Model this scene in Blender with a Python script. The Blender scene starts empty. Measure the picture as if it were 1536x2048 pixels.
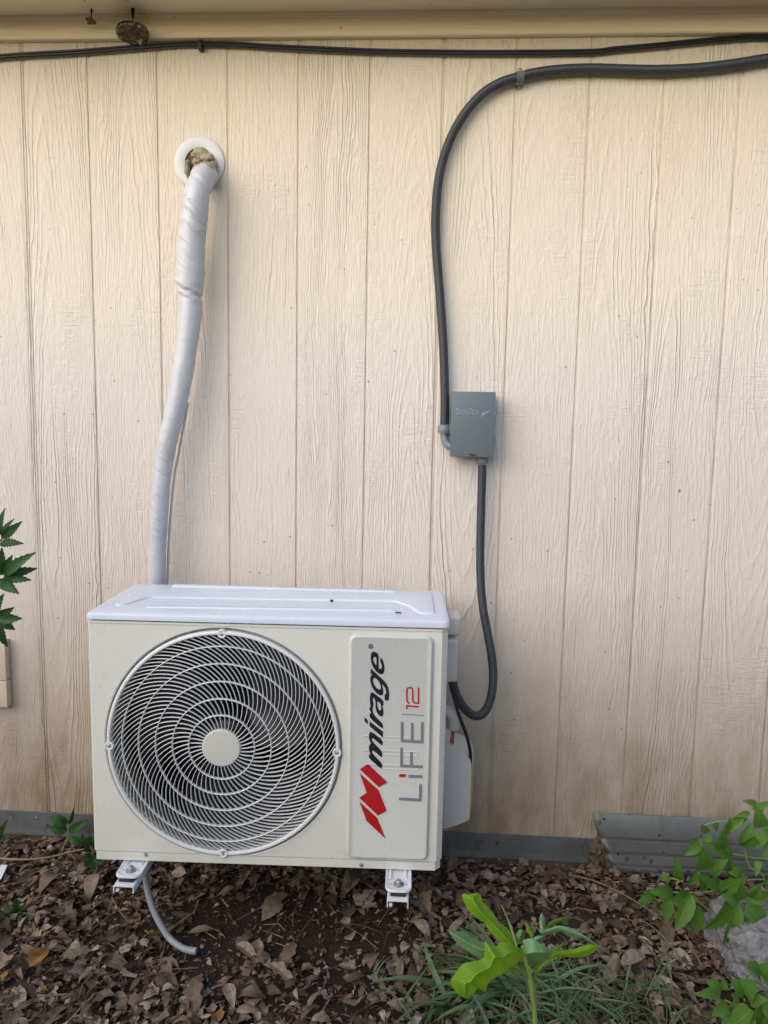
import bpy, bmesh, math, random
import numpy as np
from mathutils import Vector, Matrix, noise as mnoise
R = math.radians
rnd = random.Random(7)
SC = bpy.context.scene
COL = SC.collection

# ---------------------------------------------------------------- camera
F, CX, CD, CZ = 1497.8, 0.5128, 1.9507, 1.1113
PITCH, YAW, ROLL = 0.1169, 0.0558, 0.0185
fw = Vector((-math.sin(YAW)*math.cos(PITCH), math.cos(YAW)*math.cos(PITCH), -math.sin(PITCH)))
rt0 = fw.cross(Vector((0, 0, 1))).normalized(); up0 = rt0.cross(fw)
rt = math.cos(ROLL)*rt0 + math.sin(ROLL)*up0
up = -math.sin(ROLL)*rt0 + math.cos(ROLL)*up0
CAMP = Vector((CX, -CD, CZ))
cd = bpy.data.cameras.new('camera'); cam = bpy.data.objects.new('camera', cd); COL.objects.link(cam)
M = Matrix((rt, up, -fw)).transposed().to_4x4(); M.translation = CAMP
cam.matrix_world = M
cd.sensor_fit = 'VERTICAL'; cd.sensor_height = 36; cd.lens = F/2048*36
cd.clip_start = 0.02; cd.clip_end = 500
SC.camera = cam

# ---------------------------------------------------------------- world, sun, exposure
SUN_EL, SUN_AZ = R(28), R(220)         # azimuth clockwise from +Y
w = bpy.data.worlds.new('World'); SC.world = w; w.use_nodes = True
nt = w.node_tree; nt.nodes.clear()
sky = nt.nodes.new('ShaderNodeTexSky'); sky.sky_type = 'NISHITA'; sky.sun_disc = False
sky.sun_elevation = SUN_EL; sky.sun_rotation = SUN_AZ; sky.dust_density = 1.0; sky.air_density = 1.0; sky.ozone_density = 1.0
bg = nt.nodes.new('ShaderNodeBackground'); bg.inputs[1].default_value = 0.13
ow = nt.nodes.new('ShaderNodeOutputWorld')
nt.links.new(sky.outputs[0], bg.inputs[0]); nt.links.new(bg.outputs[0], ow.inputs[0])
sd = bpy.data.lights.new('sun', 'SUN'); sd.energy = 1.5; sd.angle = R(80); sd.color = (1.0, 0.945, 0.855)
so = bpy.data.objects.new('sun', sd); COL.objects.link(so)
tosun = Vector((math.sin(SUN_AZ)*math.cos(SUN_EL), math.cos(SUN_AZ)*math.cos(SUN_EL), math.sin(SUN_EL)))
so.rotation_euler = tosun.to_track_quat('Z', 'Y').to_euler(); so.location = tosun*8
SC.view_settings.view_transform = 'Standard'; SC.view_settings.look = 'None'
SC.view_settings.gamma = 1; SC.view_settings.exposure = 0.90

# ---------------------------------------------------------------- where things stand
GX0, GS = -0.5427, 0.1782              # siding grooves
ZTRIM, ZFL, ZG = 2.0464, 0.0033, -0.085
UX0, UYF, UD, UZT, UZB, UROT, UW = -0.2116, -0.408, 0.288, 0.6781, 0.1289, 0.0289, 0.78
def ray(px, py): return (fw + rt*((px-768)/F) - up*((py-1024)/F))
def aty(px, py, y):                    # point on the vertical plane at y
    d = ray(px, py); return CAMP + d*((y-CAMP.y)/d.y)
def atz(px, py, z):                    # point on the level plane at z
    d = ray(px, py); return CAMP + d*((z-CAMP.z)/d.z)
UA = Vector((math.cos(UROT), math.sin(UROT), 0)); UN = Vector((-math.sin(UROT), math.cos(UROT), 0))
UO = Vector((UX0, UYF, UZB))
def atu(px, py, yl=0.0):               # point on a plane of the air conditioner, in its own frame
    d = ray(px, py); o = UO + UN*yl
    p = CAMP + d*((o-CAMP).dot(UN)/d.dot(UN)) - UO
    return Vector((p.dot(UA), p.dot(UN), p.z))
def u2w(v): return UO + UA*v[0] + UN*v[1] + Vector((0, 0, v[2]))
def sstep(a, b, x):
    t = min(1, max(0, (x-a)/(b-a))); return t*t*(3-2*t)

# ---------------------------------------------------------------- node helper
class NB:
    def __init__(s, name, rough=0.6, spec=0.5):
        s.m = bpy.data.materials.new(name); s.m.use_nodes = True
        s.t = s.m.node_tree; s.n = s.t.nodes; s.n.clear()
        s.out = s.n.new('ShaderNodeOutputMaterial'); s.p = s.n.new('ShaderNodeBsdfPrincipled')
        s.t.links.new(s.p.outputs[0], s.out.inputs[0])
        s.p.inputs['Roughness'].default_value = rough; s.p.inputs['Specular IOR Level'].default_value = spec
        s._co = None
    def L(s, a, b):
        if isinstance(a, (int, float)): b.default_value = a
        elif isinstance(a, (tuple, list)): b.default_value = a if len(a) == len(b.default_value) else (*a, 1)
        else: s.t.links.new(a, b)
    def co(s, kind='Object'):
        if s._co is None: s._co = s.n.new('ShaderNodeTexCoord')
        return s._co.outputs[kind]
    def geo(s, o): return s.n.new('ShaderNodeNewGeometry').outputs[o]
    def attr(s, nm):
        a = s.n.new('ShaderNodeAttribute'); a.attribute_name = nm; return a.outputs['Fac']
    def math(s, op, a, b=0.0, c=0.0, clamp=False):
        m = s.n.new('ShaderNodeMath'); m.operation = op; m.use_clamp = clamp
        s.L(a, m.inputs[0]); s.L(b, m.inputs[1]); s.L(c, m.inputs[2]); return m.outputs[0]
    def add(s, a, b): return s.math('ADD', a, b)
    def sub(s, a, b): return s.math('SUBTRACT', a, b)
    def mul(s, a, b): return s.math('MULTIPLY', a, b)
    def sep(s, v):
        n = s.n.new('ShaderNodeSeparateXYZ'); s.L(v, n.inputs[0]); return n.outputs
    def comb(s, x, y, z):
        n = s.n.new('ShaderNodeCombineXYZ'); s.L(x, n.inputs[0]); s.L(y, n.inputs[1]); s.L(z, n.inputs[2]); return n.outputs[0]
    def scale(s, v, sx, sy, sz):
        n = s.n.new('ShaderNodeVectorMath'); n.operation = 'MULTIPLY'; s.L(v, n.inputs[0]); n.inputs[1].default_value = (sx, sy, sz); return n.outputs[0]
    def noise(s, v, sc=5, det=3, rough=0.5, dist=0.0, out='Fac'):
        n = s.n.new('ShaderNodeTexNoise'); s.L(v, n.inputs['Vector']); n.inputs['Scale'].default_value = sc
        n.inputs['Detail'].default_value = det; n.inputs['Roughness'].default_value = rough; n.inputs['Distortion'].default_value = dist
        return n.outputs[out]
    def voro(s, v, sc, feat='F1', out='Distance', rand=1.0):
        n = s.n.new('ShaderNodeTexVoronoi'); n.feature = feat; s.L(v, n.inputs['Vector']); n.inputs['Scale'].default_value = sc
        n.inputs['Randomness'].default_value = rand
        return n.outputs[out]
    def white(s, v, dim='1D', out='Value'):
        n = s.n.new('ShaderNodeTexWhiteNoise'); n.noise_dimensions = dim
        s.L(v, n.inputs['W'] if dim == '1D' else n.inputs['Vector']); return n.outputs[out]
    def ramp(s, f, stops, interp='LINEAR'):
        n = s.n.new('ShaderNodeValToRGB'); s.L(f, n.inputs[0]); r = n.color_ramp; r.interpolation = interp
        while len(r.elements) < len(stops): r.elements.new(0.5)
        for e, (p, c) in zip(r.elements, stops):
            e.position = p; e.color = (c, c, c, 1) if isinstance(c, (int, float)) else (*c, 1)
        return n.outputs[0]
    def mr(s, v, a, b, c=0.0, d=1.0):
        n = s.n.new('ShaderNodeMapRange'); s.L(v, n.inputs[0])
        for i, q in enumerate((a, b, c, d)): n.inputs[i+1].default_value = q
        return n.outputs[0]
    def mix(s, f, a, b, blend='MIX'):
        n = s.n.new('ShaderNodeMix'); n.data_type = 'RGBA'; n.blend_type = blend
        s.L(f, n.inputs[0]); s.L(a, n.inputs[6]); s.L(b, n.inputs[7]); return n.outputs[2]
    def bump(s, h, dist, strength=1.0, prev=None):
        n = s.n.new('ShaderNodeBump'); s.L(h, n.inputs['Height']); n.inputs['Distance'].default_value = dist
        n.inputs['Strength'].default_value = strength
        if prev is not None: s.L(prev, n.inputs['Normal'])
        s.L(n.outputs[0], s.p.inputs['Normal']); return n.outputs[0]
    def col(s, c): s.L(c, s.p.inputs['Base Color'])
    def rough(s, c): s.L(c, s.p.inputs['Roughness'])

# ---------------------------------------------------------------- materials
def m_siding():
    b = NB('painted_siding', 0.52, 0.35); co = b.co(); x, y, z = b.sep(co); x = b.add(x, 0.5); z = b.add(z, ZG)     # the wall's own origin
    u = b.math('DIVIDE', b.sub(x, GX0), GS); idx = b.math('FLOOR', u)
    fr = b.mul(b.sub(b.sub(u, idx), 0.5), GS)                      # metres from the middle of the board
    h1 = b.white(idx); h2 = b.white(b.add(idx, 37.3)); h3 = b.white(b.add(idx, 71.9)); h4 = b.white(b.add(idx, 113.1))
    bz = b.add(z, b.mul(h1, 40.0)); bx = b.add(fr, b.mul(h2, 20.0))
    pv = b.comb(bx, 0.0, bz)
    n1 = b.noise(b.scale(pv, 7, 1, 1.1), 1.0, 2, 0.5)              # slow drift of the growth rings
    n2 = b.noise(b.scale(pv, 40, 1, 9), 1.0, 3, 0.6)               # ragged edges
    n5 = b.noise(b.scale(pv, 16, 1, 3.5), 1.0, 2, 0.5)
    warp = b.add(b.add(b.mul(b.sub(n1, 0.5), 0.10), b.mul(b.sub(n2, 0.5), 0.017)), b.mul(b.sub(n5, 0.5), 0.025))
    dx = b.add(b.sub(fr, b.mul(b.sub(h3, 0.5), 0.09)), warp)
    dz = b.mul(b.sub(z, b.add(b.mul(h4, 1.7), 0.2)), b.add(0.035, b.mul(h2, 0.05)))
    rr = b.math('SQRT', b.add(b.mul(dx, dx), b.mul(dz, dz)))
    lam = b.add(0.0056, b.mul(h1, 0.0042))
    ph = b.math('DIVIDE', rr, lam)
    saw = b.math('FRACT', ph)                                      # steep on one side, like weathered grain
    ridge = b.math('POWER', b.math('ABSOLUTE', b.sub(b.mul(saw, 2.0), 1.0)), 3.2)
    rid = b.math('FLOOR', ph); rh = b.white(b.add(rid, b.mul(idx, 17.0)))
    amp = b.ramp(b.noise(b.scale(pv, 5, 1, 1.6), 1.0, 2, 0.5), [(0.36, 0.10), (0.60, 1.0)])
    deep = b.mul(b.math('GREATER_THAN', rh, 0.86), b.ramp(n1, [(0.44, 0.0), (0.60, 0.75)]))
    ridge = b.mul(b.mul(ridge, amp), b.add(b.add(0.30, b.mul(rh, 0.60)), deep))
    ridge = b.mul(ridge, b.add(0.45, b.mul(b.white(b.add(idx, 5.7)), 0.65)))
    fine = b.noise(b.scale(pv, 240, 1, 16), 1.0, 3, 0.6)
    saws = b.noise(b.scale(pv, 22, 1, 230), 1.0, 2, 0.5)
    sawa = b.ramp(b.noise(b.scale(pv, 7, 1, 3.0), 1.3, 2, 0.5), [(0.46, 0.0), (0.66, 1.0)])
    blot = b.noise(b.scale(pv, 70, 1, 45), 1.0, 3, 0.6)
    H = b.add(b.add(b.mul(ridge, 0.85), b.mul(fine, 0.75)), b.add(b.mul(b.mul(saws, sawa), 0.95), b.mul(blot, 0.90)))
    b.bump(H, 0.0032, 0.80)
    base = b.mix(b.noise(co, 1.6, 3, 0.5), (0.62, 0.535, 0.455), (0.685, 0.602, 0.525))
    base = b.mix(b.mul(h3, 0.35), base, (0.665, 0.59, 0.515))
    spk = b.voro(b.comb(x, 0.0, z), 33.0)
    spc = b.white(b.voro(b.comb(x, 0.0, z), 33.0, 'F1', 'Color'), '3D')
    sm = b.mul(b.math('LESS_THAN', spk, b.add(0.035, b.mul(blot, 0.09))), b.math('GREATER_THAN', spc, 0.82))
    base = b.mix(b.mul(sm, 0.75), base, (0.11, 0.075, 0.045))
    sp2 = b.voro(b.comb(x, 0.0, b.mul(z, 0.8)), 8.0); sc2 = b.white(b.voro(b.comb(x, 0.0, b.mul(z, 0.8)), 8.0, 'F1', 'Color'), '3D')
    sm2 = b.mul(b.math('LESS_THAN', sp2, b.mul(blot, 0.055)), b.math('GREATER_THAN', sc2, 0.45))
    base = b.mix(b.mul(sm2, 0.8), base, (0.09, 0.06, 0.035))
    # grime settled along the edge of each groove and under the frieze
    edge = b.math('MAXIMUM', b.math('LESS_THAN', fr, -GS*0.5+0.0030), b.mul(b.math('GREATER_THAN', fr, GS*0.5-0.0035), 0.45))
    dirt = b.mul(edge, b.ramp(b.noise(b.scale(co, 30, 1, 7), 1.0, 3, 0.6), [(0.36, 0.30), (0.66, 0.95)]))
    base = b.mix(b.mul(dirt, 0.55), base, (0.20, 0.125, 0.065))
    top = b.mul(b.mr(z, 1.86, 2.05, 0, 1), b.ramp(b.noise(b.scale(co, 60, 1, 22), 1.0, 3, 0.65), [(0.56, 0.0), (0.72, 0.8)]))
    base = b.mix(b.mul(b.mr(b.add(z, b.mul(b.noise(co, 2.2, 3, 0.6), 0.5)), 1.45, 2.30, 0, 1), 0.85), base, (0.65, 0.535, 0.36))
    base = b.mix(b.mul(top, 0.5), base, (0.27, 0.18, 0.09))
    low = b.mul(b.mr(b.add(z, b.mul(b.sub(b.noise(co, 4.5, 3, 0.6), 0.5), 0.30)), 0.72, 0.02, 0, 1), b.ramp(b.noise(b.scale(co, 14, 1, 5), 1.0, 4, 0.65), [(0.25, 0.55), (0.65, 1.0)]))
    base = b.mix(b.mul(low, 0.95), base, (0.25, 0.172, 0.102))  # splash dirt, deepened to paint in shade at the wall foot
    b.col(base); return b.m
def m_paint(name, c, rough=0.4, bumpd=0.0004, var=0.05, sc=30, spec=0.4):
    b = NB(name, rough, spec); co = b.co(); n = b.noise(co, sc, 4, 0.6)
    c2 = tuple(max(0, v*(1-var*2)) for v in c)
    b.col(b.mix(n, c2, c)); b.bump(n, bumpd, 0.6)
    b.rough(b.mr(b.noise(co, 9, 3, 0.6), 0.3, 0.7, rough*0.85, min(1, rough*1.2))); return b.m
def m_trim(k=1.38):
    b = NB('painted_trim', 0.5, 0.35); co = b.co()
    n = b.noise(b.scale(co, 2.5, 60, 220), 1.0, 3, 0.6); b.bump(n, 0.0012, 0.7)
    base = b.mix(b.noise(b.scale(co, 3, 9, 30), 1.0, 3, 0.6), tuple(min(0.85, v*k) for v in (0.56, 0.45, 0.29)), tuple(min(0.85, v*k) for v in (0.64, 0.53, 0.37)))
    spk = b.voro(b.scale(co, 1, 1.6, 2.2), 26.0); spc = b.white(b.voro(b.scale(co, 1, 1.6, 2.2), 26.0, 'F1', 'Color'), '3D')
    sm = b.mul(b.math('LESS_THAN', spk, 0.085), b.math('GREATER_THAN', spc, 0.80))
    base = b.mix(b.mul(sm, 0.85), base, (0.09, 0.06, 0.035)); b.col(base); return b.m
def m_casing(name, c, wav=0.0):
    b = NB(name, 0.30, 0.45); co = b.co()
    n = b.noise(co, 420, 2, 0.5); o = b.bump(n, 0.00015, 0.35)
    if wav: b.bump(b.noise(co, 16, 2, 0.5), 0.0022, wav, o)
    d = b.noise(co, 6, 4, 0.65)
    base = b.mix(b.ramp(d, [(0.42, 0.0), (0.8, 0.25)]), c, tuple(v*0.90 for v in c))
    spk = b.voro(co, 40.0); spc = b.white(b.voro(co, 40.0, 'F1', 'Color'), '3D')
    sm = b.mul(b.math('LESS_THAN', spk, 0.06), b.math('GREATER_THAN', spc, 0.955))
    base = b.mix(b.mul(sm, 0.6), base, (0.2, 0.16, 0.11)); b.col(base)
    b.rough(b.mr(b.noise(co, 12, 4, 0.6), 0.3, 0.7, 0.22, 0.40)); return b.m
def m_metal(name, c, rough=0.45, stain=(0.12, 0.11, 0.09), metal=0.7):
    b = NB(name, rough); co = b.co(); b.p.inputs['Metallic'].default_value = metal
    n = b.noise(co, 9, 5, 0.65); s = b.ramp(b.noise(b.scale(co, 18, 18, 10), 1, 4, 0.7), [(0.55, 0.0), (0.68, 0.8)])
    base = b.mix(n, tuple(v*0.75 for v in c), c)
    spk = b.voro(b.scale(co, 1, 1, 0.7), 38.0); sm = b.mul(b.math('LESS_THAN', spk, 0.22), b.math('GREATER_THAN', b.white(b.voro(b.scale(co, 1, 1, 0.7), 38.0, 'F1', 'Color'), '3D'), 0.72))
    base = b.mix(b.mul(s, 0.5), base, stain); base = b.mix(b.mul(sm, 0.6), base, (0.045, 0.045, 0.045))
    b.col(base); b.bump(b.noise(co, 14, 3, 0.6), 0.004, 0.5); b.rough(b.mr(n, 0.3, 0.7, rough*0.8, rough*1.3)); return b.m
def m_wrap():
    b = NB('vinyl_wrap', 0.36, 0.5); x, y, z = b.sep(b.co())
    q = b.comb(b.mul(x, 9), b.mul(y, 9), b.add(b.mul(z, 55), b.mul(x, 45)))
    n = b.noise(q, 1.0, 3, 0.6, 0.6); w1 = b.ramp(n, [(0.52, 0.0), (0.60, 1.0), (0.66, 0.2)])
    tape = b.math('FRACT', b.add(b.mul(z, 19), b.mul(x, 7)))
    lap = b.ramp(tape, [(0.0, 1.0), (0.08, 0.0), (1.0, 0.35)])
    am = b.ramp(b.noise(b.co(), 7, 2, 0.5), [(0.45, 0.05), (0.62, 1.0)])
    h = b.add(b.mul(b.mul(w1, am), 1.0), b.mul(lap, 0.22)); b.bump(h, 0.0026, 0.68)
    b.col(b.mix(b.noise(b.co(), 14, 3, 0.6), (0.45, 0.435, 0.445), (0.55, 0.535, 0.545))); return b.m
def m_conduit():
    b = NB('grey_pvc_conduit', 0.42, 0.45); t = b.attr('lt'); n = b.noise(b.co(), 60, 3, 0.6)
    b.bump(b.math('SINE', b.mul(t, 6.2832*260)), 0.0006, 0.5)
    b.col(b.mix(n, (0.025, 0.027, 0.034), (0.042, 0.044, 0.053))); return b.m
def m_leaf(name, dark, light, trans, rough=0.42, vein=0.5, tf=0.35):
    b = NB(name, rough+0.06, 0.28); t = b.attr('lt'); s = b.attr('ls'); v = b.attr('lv')
    n = b.noise(b.co(), 45, 3, 0.6)
    base = b.mix(b.add(b.mul(v, 0.75), b.mul(n, 0.25)), dark, light)
    a = b.math('ABSOLUTE', s)
    vn = b.math('ABSOLUTE', b.math('SINE', b.add(b.mul(t, 26.0), b.mul(a, -5.0))))
    ve = b.ramp(vn, [(0.0, 1.0), (0.22, 0.0)]); mid = b.ramp(a, [(0.0, 1.0), (0.09, 0.0)])
    vv = b.math('MAXIMUM', b.mul(ve, 0.55), mid)
    base = b.mix(b.mul(vv, vein), base, tuple(min(1, q*1.7) for q in light)); b.col(base)
    b.bump(b.sub(b.mul(n, 0.6), vv), 0.0012, 0.6)
    tr = b.n.new('ShaderNodeBsdfTranslucent'); b.L(b.mix(v, trans, tuple(q*1.25 for q in trans)), tr.inputs[0])
    mx = b.n.new('ShaderNodeMixShader'); mx.inputs[0].default_value = tf
    b.t.links.new(b.p.outputs[0], mx.inputs[1]); b.t.links.new(tr.outputs[0], mx.inputs[2]); b.t.links.new(mx.outputs[0], b.out.inputs[0])
    return b.m
def m_litter():
    b = NB('dead_leaf', 0.7, 0.25); v = b.attr('lv'); t = b.attr('lt'); s = b.attr('ls'); n = b.noise(b.co(), 70, 4, 0.65)
    base = b.ramp(v, [(0.0, (0.028, 0.019, 0.014)), (0.28, (0.088, 0.057, 0.037)), (0.52, (0.165, 0.112, 0.076)), (0.72, (0.25, 0.180, 0.128)), (0.88, (0.34, 0.268, 0.205)), (0.96, (0.34, 0.295, 0.265)), (1.0, (0.26, 0.13, 0.03))])
    base = b.mix(b.mul(b.ramp(n, [(0.42, 0.0), (0.66, 1.0)]), 0.55), base, (0.035, 0.022, 0.016))
    mid = b.ramp(b.math('ABSOLUTE', s), [(0.0, 1.0), (0.10, 0.0)]); base = b.mix(b.mul(mid, 0.35), base, (0.25, 0.18, 0.12))
    b.col(base); b.bump(b.sub(n, mid), 0.0012, 0.7); return b.m
def m_soil():
    b = NB('soil', 0.9, 0.2); co = b.co(); n = b.noise(co, 26, 6, 0.7); n2 = b.noise(co, 3.0, 3, 0.6); g = b.voro(co, 160)
    base = b.mix(n, (0.015, 0.010, 0.007), (0.048, 0.032, 0.022)); base = b.mix(b.ramp(n2, [(0.4, 0), (0.7, 0.6)]), base, (0.058, 0.037, 0.027))
    gr = b.mul(b.math('LESS_THAN', g, 0.22), b.math('GREATER_THAN', b.white(b.voro(co, 160, 'F1', 'Color'), '3D'), 0.90))
    base = b.mix(b.mul(gr, 0.8), base, (0.17, 0.14, 0.11)); b.col(base)
    b.bump(b.add(n, b.mul(b.noise(co, 130, 3, 0.6), 0.6)), 0.012, 0.9); return b.m
def m_rock():
    b = NB('rough_concrete', 0.9, 0.2); co = b.co(); n = b.noise(co, 30, 6, 0.7); g = b.voro(co, 90)
    base = b.ramp(n, [(0.25, (0.11, 0.105, 0.105)), (0.5, (0.215, 0.21, 0.215)), (0.75, (0.31, 0.305, 0.31))])
    base = b.mix(b.mul(b.math('LESS_THAN', g, 0.2), 0.5), base, (0.2, 0.19, 0.18)); b.col(base)
    b.bump(b.add(n, b.mul(b.noise(co, 160, 3, 0.6), 0.5)), 0.010, 0.9); return b.m
def m_nest():
    b = NB('wasp_paper', 0.85, 0.2); co = b.co(); n = b.noise(co, 160, 4, 0.7)
    b.col(b.ramp(n, [(0.3, (0.12, 0.085, 0.055)), (0.6, (0.26, 0.195, 0.125)), (0.8, (0.36, 0.29, 0.20))])); b.bump(n, 0.001, 0.8); return b.m
def m_stem(name, c): return m_paint(name, c, 0.5, 0.0006, 0.12, 90)

MAT = dict(
    added_patio=m_paint('added_pale_concrete', (0.62, 0.565, 0.46), 0.85, 0.002, 0.08, 8), siding=m_siding(), trim=m_trim(), soffit=m_trim(1.48), soil=m_soil(), litter=m_litter(), rock=m_rock(), nest=m_nest(), wrap=m_wrap(), conduit=m_conduit(),
    casing=m_casing('enamelled_steel', (0.665, 0.64, 0.575), 0.45), cover=m_casing('enamelled_cover_skytint', (0.59, 0.63, 0.71)), badge=m_casing('badge_plastic', (0.55, 0.543, 0.505)),  # cover enamel is tinted blue to paint in the sky's reflection
    guard=m_paint('guard_plastic', (0.70, 0.695, 0.68), 0.32, 0.0001, 0.03, 40), hub=m_paint('hub_plastic', (0.56, 0.545, 0.49), 0.4, 0.0001, 0.03, 12),
    fan=m_paint('fan_plastic', (0.012, 0.013, 0.022), 0.35, 0.0001, 0.05, 20), coil=m_paint('coil_fins', (0.006, 0.007, 0.020), 0.5, 0.0004, 0.2, 60),
    shroud=m_paint('shroud_steel', (0.11, 0.115, 0.11), 0.35, 0.0003, 0.08, 14),
    cover2=m_paint('cover_plastic', (0.56, 0.525, 0.505), 0.42, 0.0003, 0.04, 30), foot=m_paint('foot_enamel', (0.66, 0.66, 0.70), 0.3, 0.0002, 0.03, 30),
    bracket=m_paint('bracket_enamel', (0.70, 0.70, 0.71), 0.35, 0.0002, 0.03, 30), rubber=m_paint('black_rubber', (0.012, 0.012, 0.016), 0.6, 0.0003, 0.1, 60),
    boxgrey=m_paint('grey_box_enamel', (0.120, 0.140, 0.152), 0.45, 0.0002, 0.04, 50), boxhighlight=m_paint('grey_box_highlight', (0.26, 0.30, 0.325), 0.4, 0.0001, 0.03, 50), fitting=m_paint('grey_fitting', (0.19, 0.20, 0.235), 0.45, 0.0003, 0.06, 60),  # raised letters: the box paint lightened to stand in for highlights
    black=m_paint('black_jacket', (0.012, 0.011, 0.012), 0.4, 0.0002, 0.1, 60), copper=m_paint('orange_wire', (0.42, 0.10, 0.035), 0.4, 0.0002, 0.1, 60),
    yellow=m_paint('yellow_label', (0.55, 0.46, 0.02), 0.4, 0.0001, 0.05, 60), flange=m_paint('white_flange', (0.60, 0.58, 0.54), 0.35, 0.0002, 0.02, 20),
    putty=m_paint('putty', (0.40, 0.335, 0.215), 0.75, 0.002, 0.2, 60), dark=m_paint('dark_gap', (0.02, 0.018, 0.016), 0.8, 0.0002, 0.1, 30),
    hose=m_paint('grey_hose', (0.31, 0.32, 0.325), 0.42, 0.0004, 0.10, 40), red=m_paint('red_print', (0.42, 0.006, 0.01), 0.4, 0.0001, 0.02, 60),
    ink=m_paint('black_print', (0.008, 0.008, 0.018), 0.4, 0.0001, 0.02, 60), grey=m_paint('grey_print', (0.19, 0.19, 0.205), 0.45, 0.0001, 0.02, 60),
    glue=m_paint('clear_sticker', (0.56, 0.56, 0.51), 0.35, 0.0001, 0.02, 20), screw=m_metal('screw_steel', (0.42, 0.41, 0.40), 0.35), 
    flash=m_metal('galvanised_flashing', (0.23, 0.24, 0.245), 0.5, (0.055, 0.052, 0.047)), sheet=m_metal('grey_metal_sheet', (0.225, 0.23, 0.225), 0.5, (0.10, 0.095, 0.09), 0.5),
    strap=m_paint('clear_strap', (0.40, 0.37, 0.33), 0.18, 0.0003, 0.06, 30), scrap=m_paint('white_paper', (0.62, 0.62, 0.68), 0.7, 0.0003, 0.04, 30),
    beige=m_paint('beige_box', (0.62, 0.50, 0.39), 0.55, 0.0006, 0.06, 40), mud=m_paint('dry_mud', (0.16, 0.105, 0.065), 0.95, 0.004, 0.3, 80),
    broad=m_leaf('broad_weed_leaf', (0.125, 0.255, 0.014), (0.20, 0.37, 0.025), (0.29, 0.50, 0.014), 0.45, 0.8, 0.35),
    broadu=m_leaf('broad_weed_leaf_pale', (0.12, 0.25, 0.10), (0.20, 0.36, 0.17), (0.14, 0.30, 0.06), 0.40, 0.8, 0.22),
    serr=m_leaf('serrated_leaf', (0.014, 0.050, 0.012), (0.034, 0.095, 0.022), (0.04, 0.12, 0.015), 0.36, 0.3, 0.2),
    shrub=m_leaf('shrub_leaf', (0.048, 0.125, 0.022), (0.125, 0.25, 0.04), (0.11, 0.26, 0.02), 0.42, 0.4, 0.32),
    grass=m_leaf('grass_blade', (0.055, 0.105, 0.040), (0.19, 0.27, 0.125), (0.07, 0.12, 0.02), 0.5, 0.15, 0.25),
    stem=m_stem('green_stem', (0.22, 0.29, 0.075)), wood=m_stem('dry_twig', (0.17, 0.125, 0.085)), darkstem=m_stem('dark_stem', (0.05, 0.055, 0.03)),
    tan=m_stem('tan_stem', (0.24, 0.20, 0.09)),
)

_p = MAT['strap'].node_tree.nodes['Principled BSDF']; _p.inputs['Transmission Weight'].default_value = 0.65; _p.inputs['IOR'].default_value = 1.25
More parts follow.
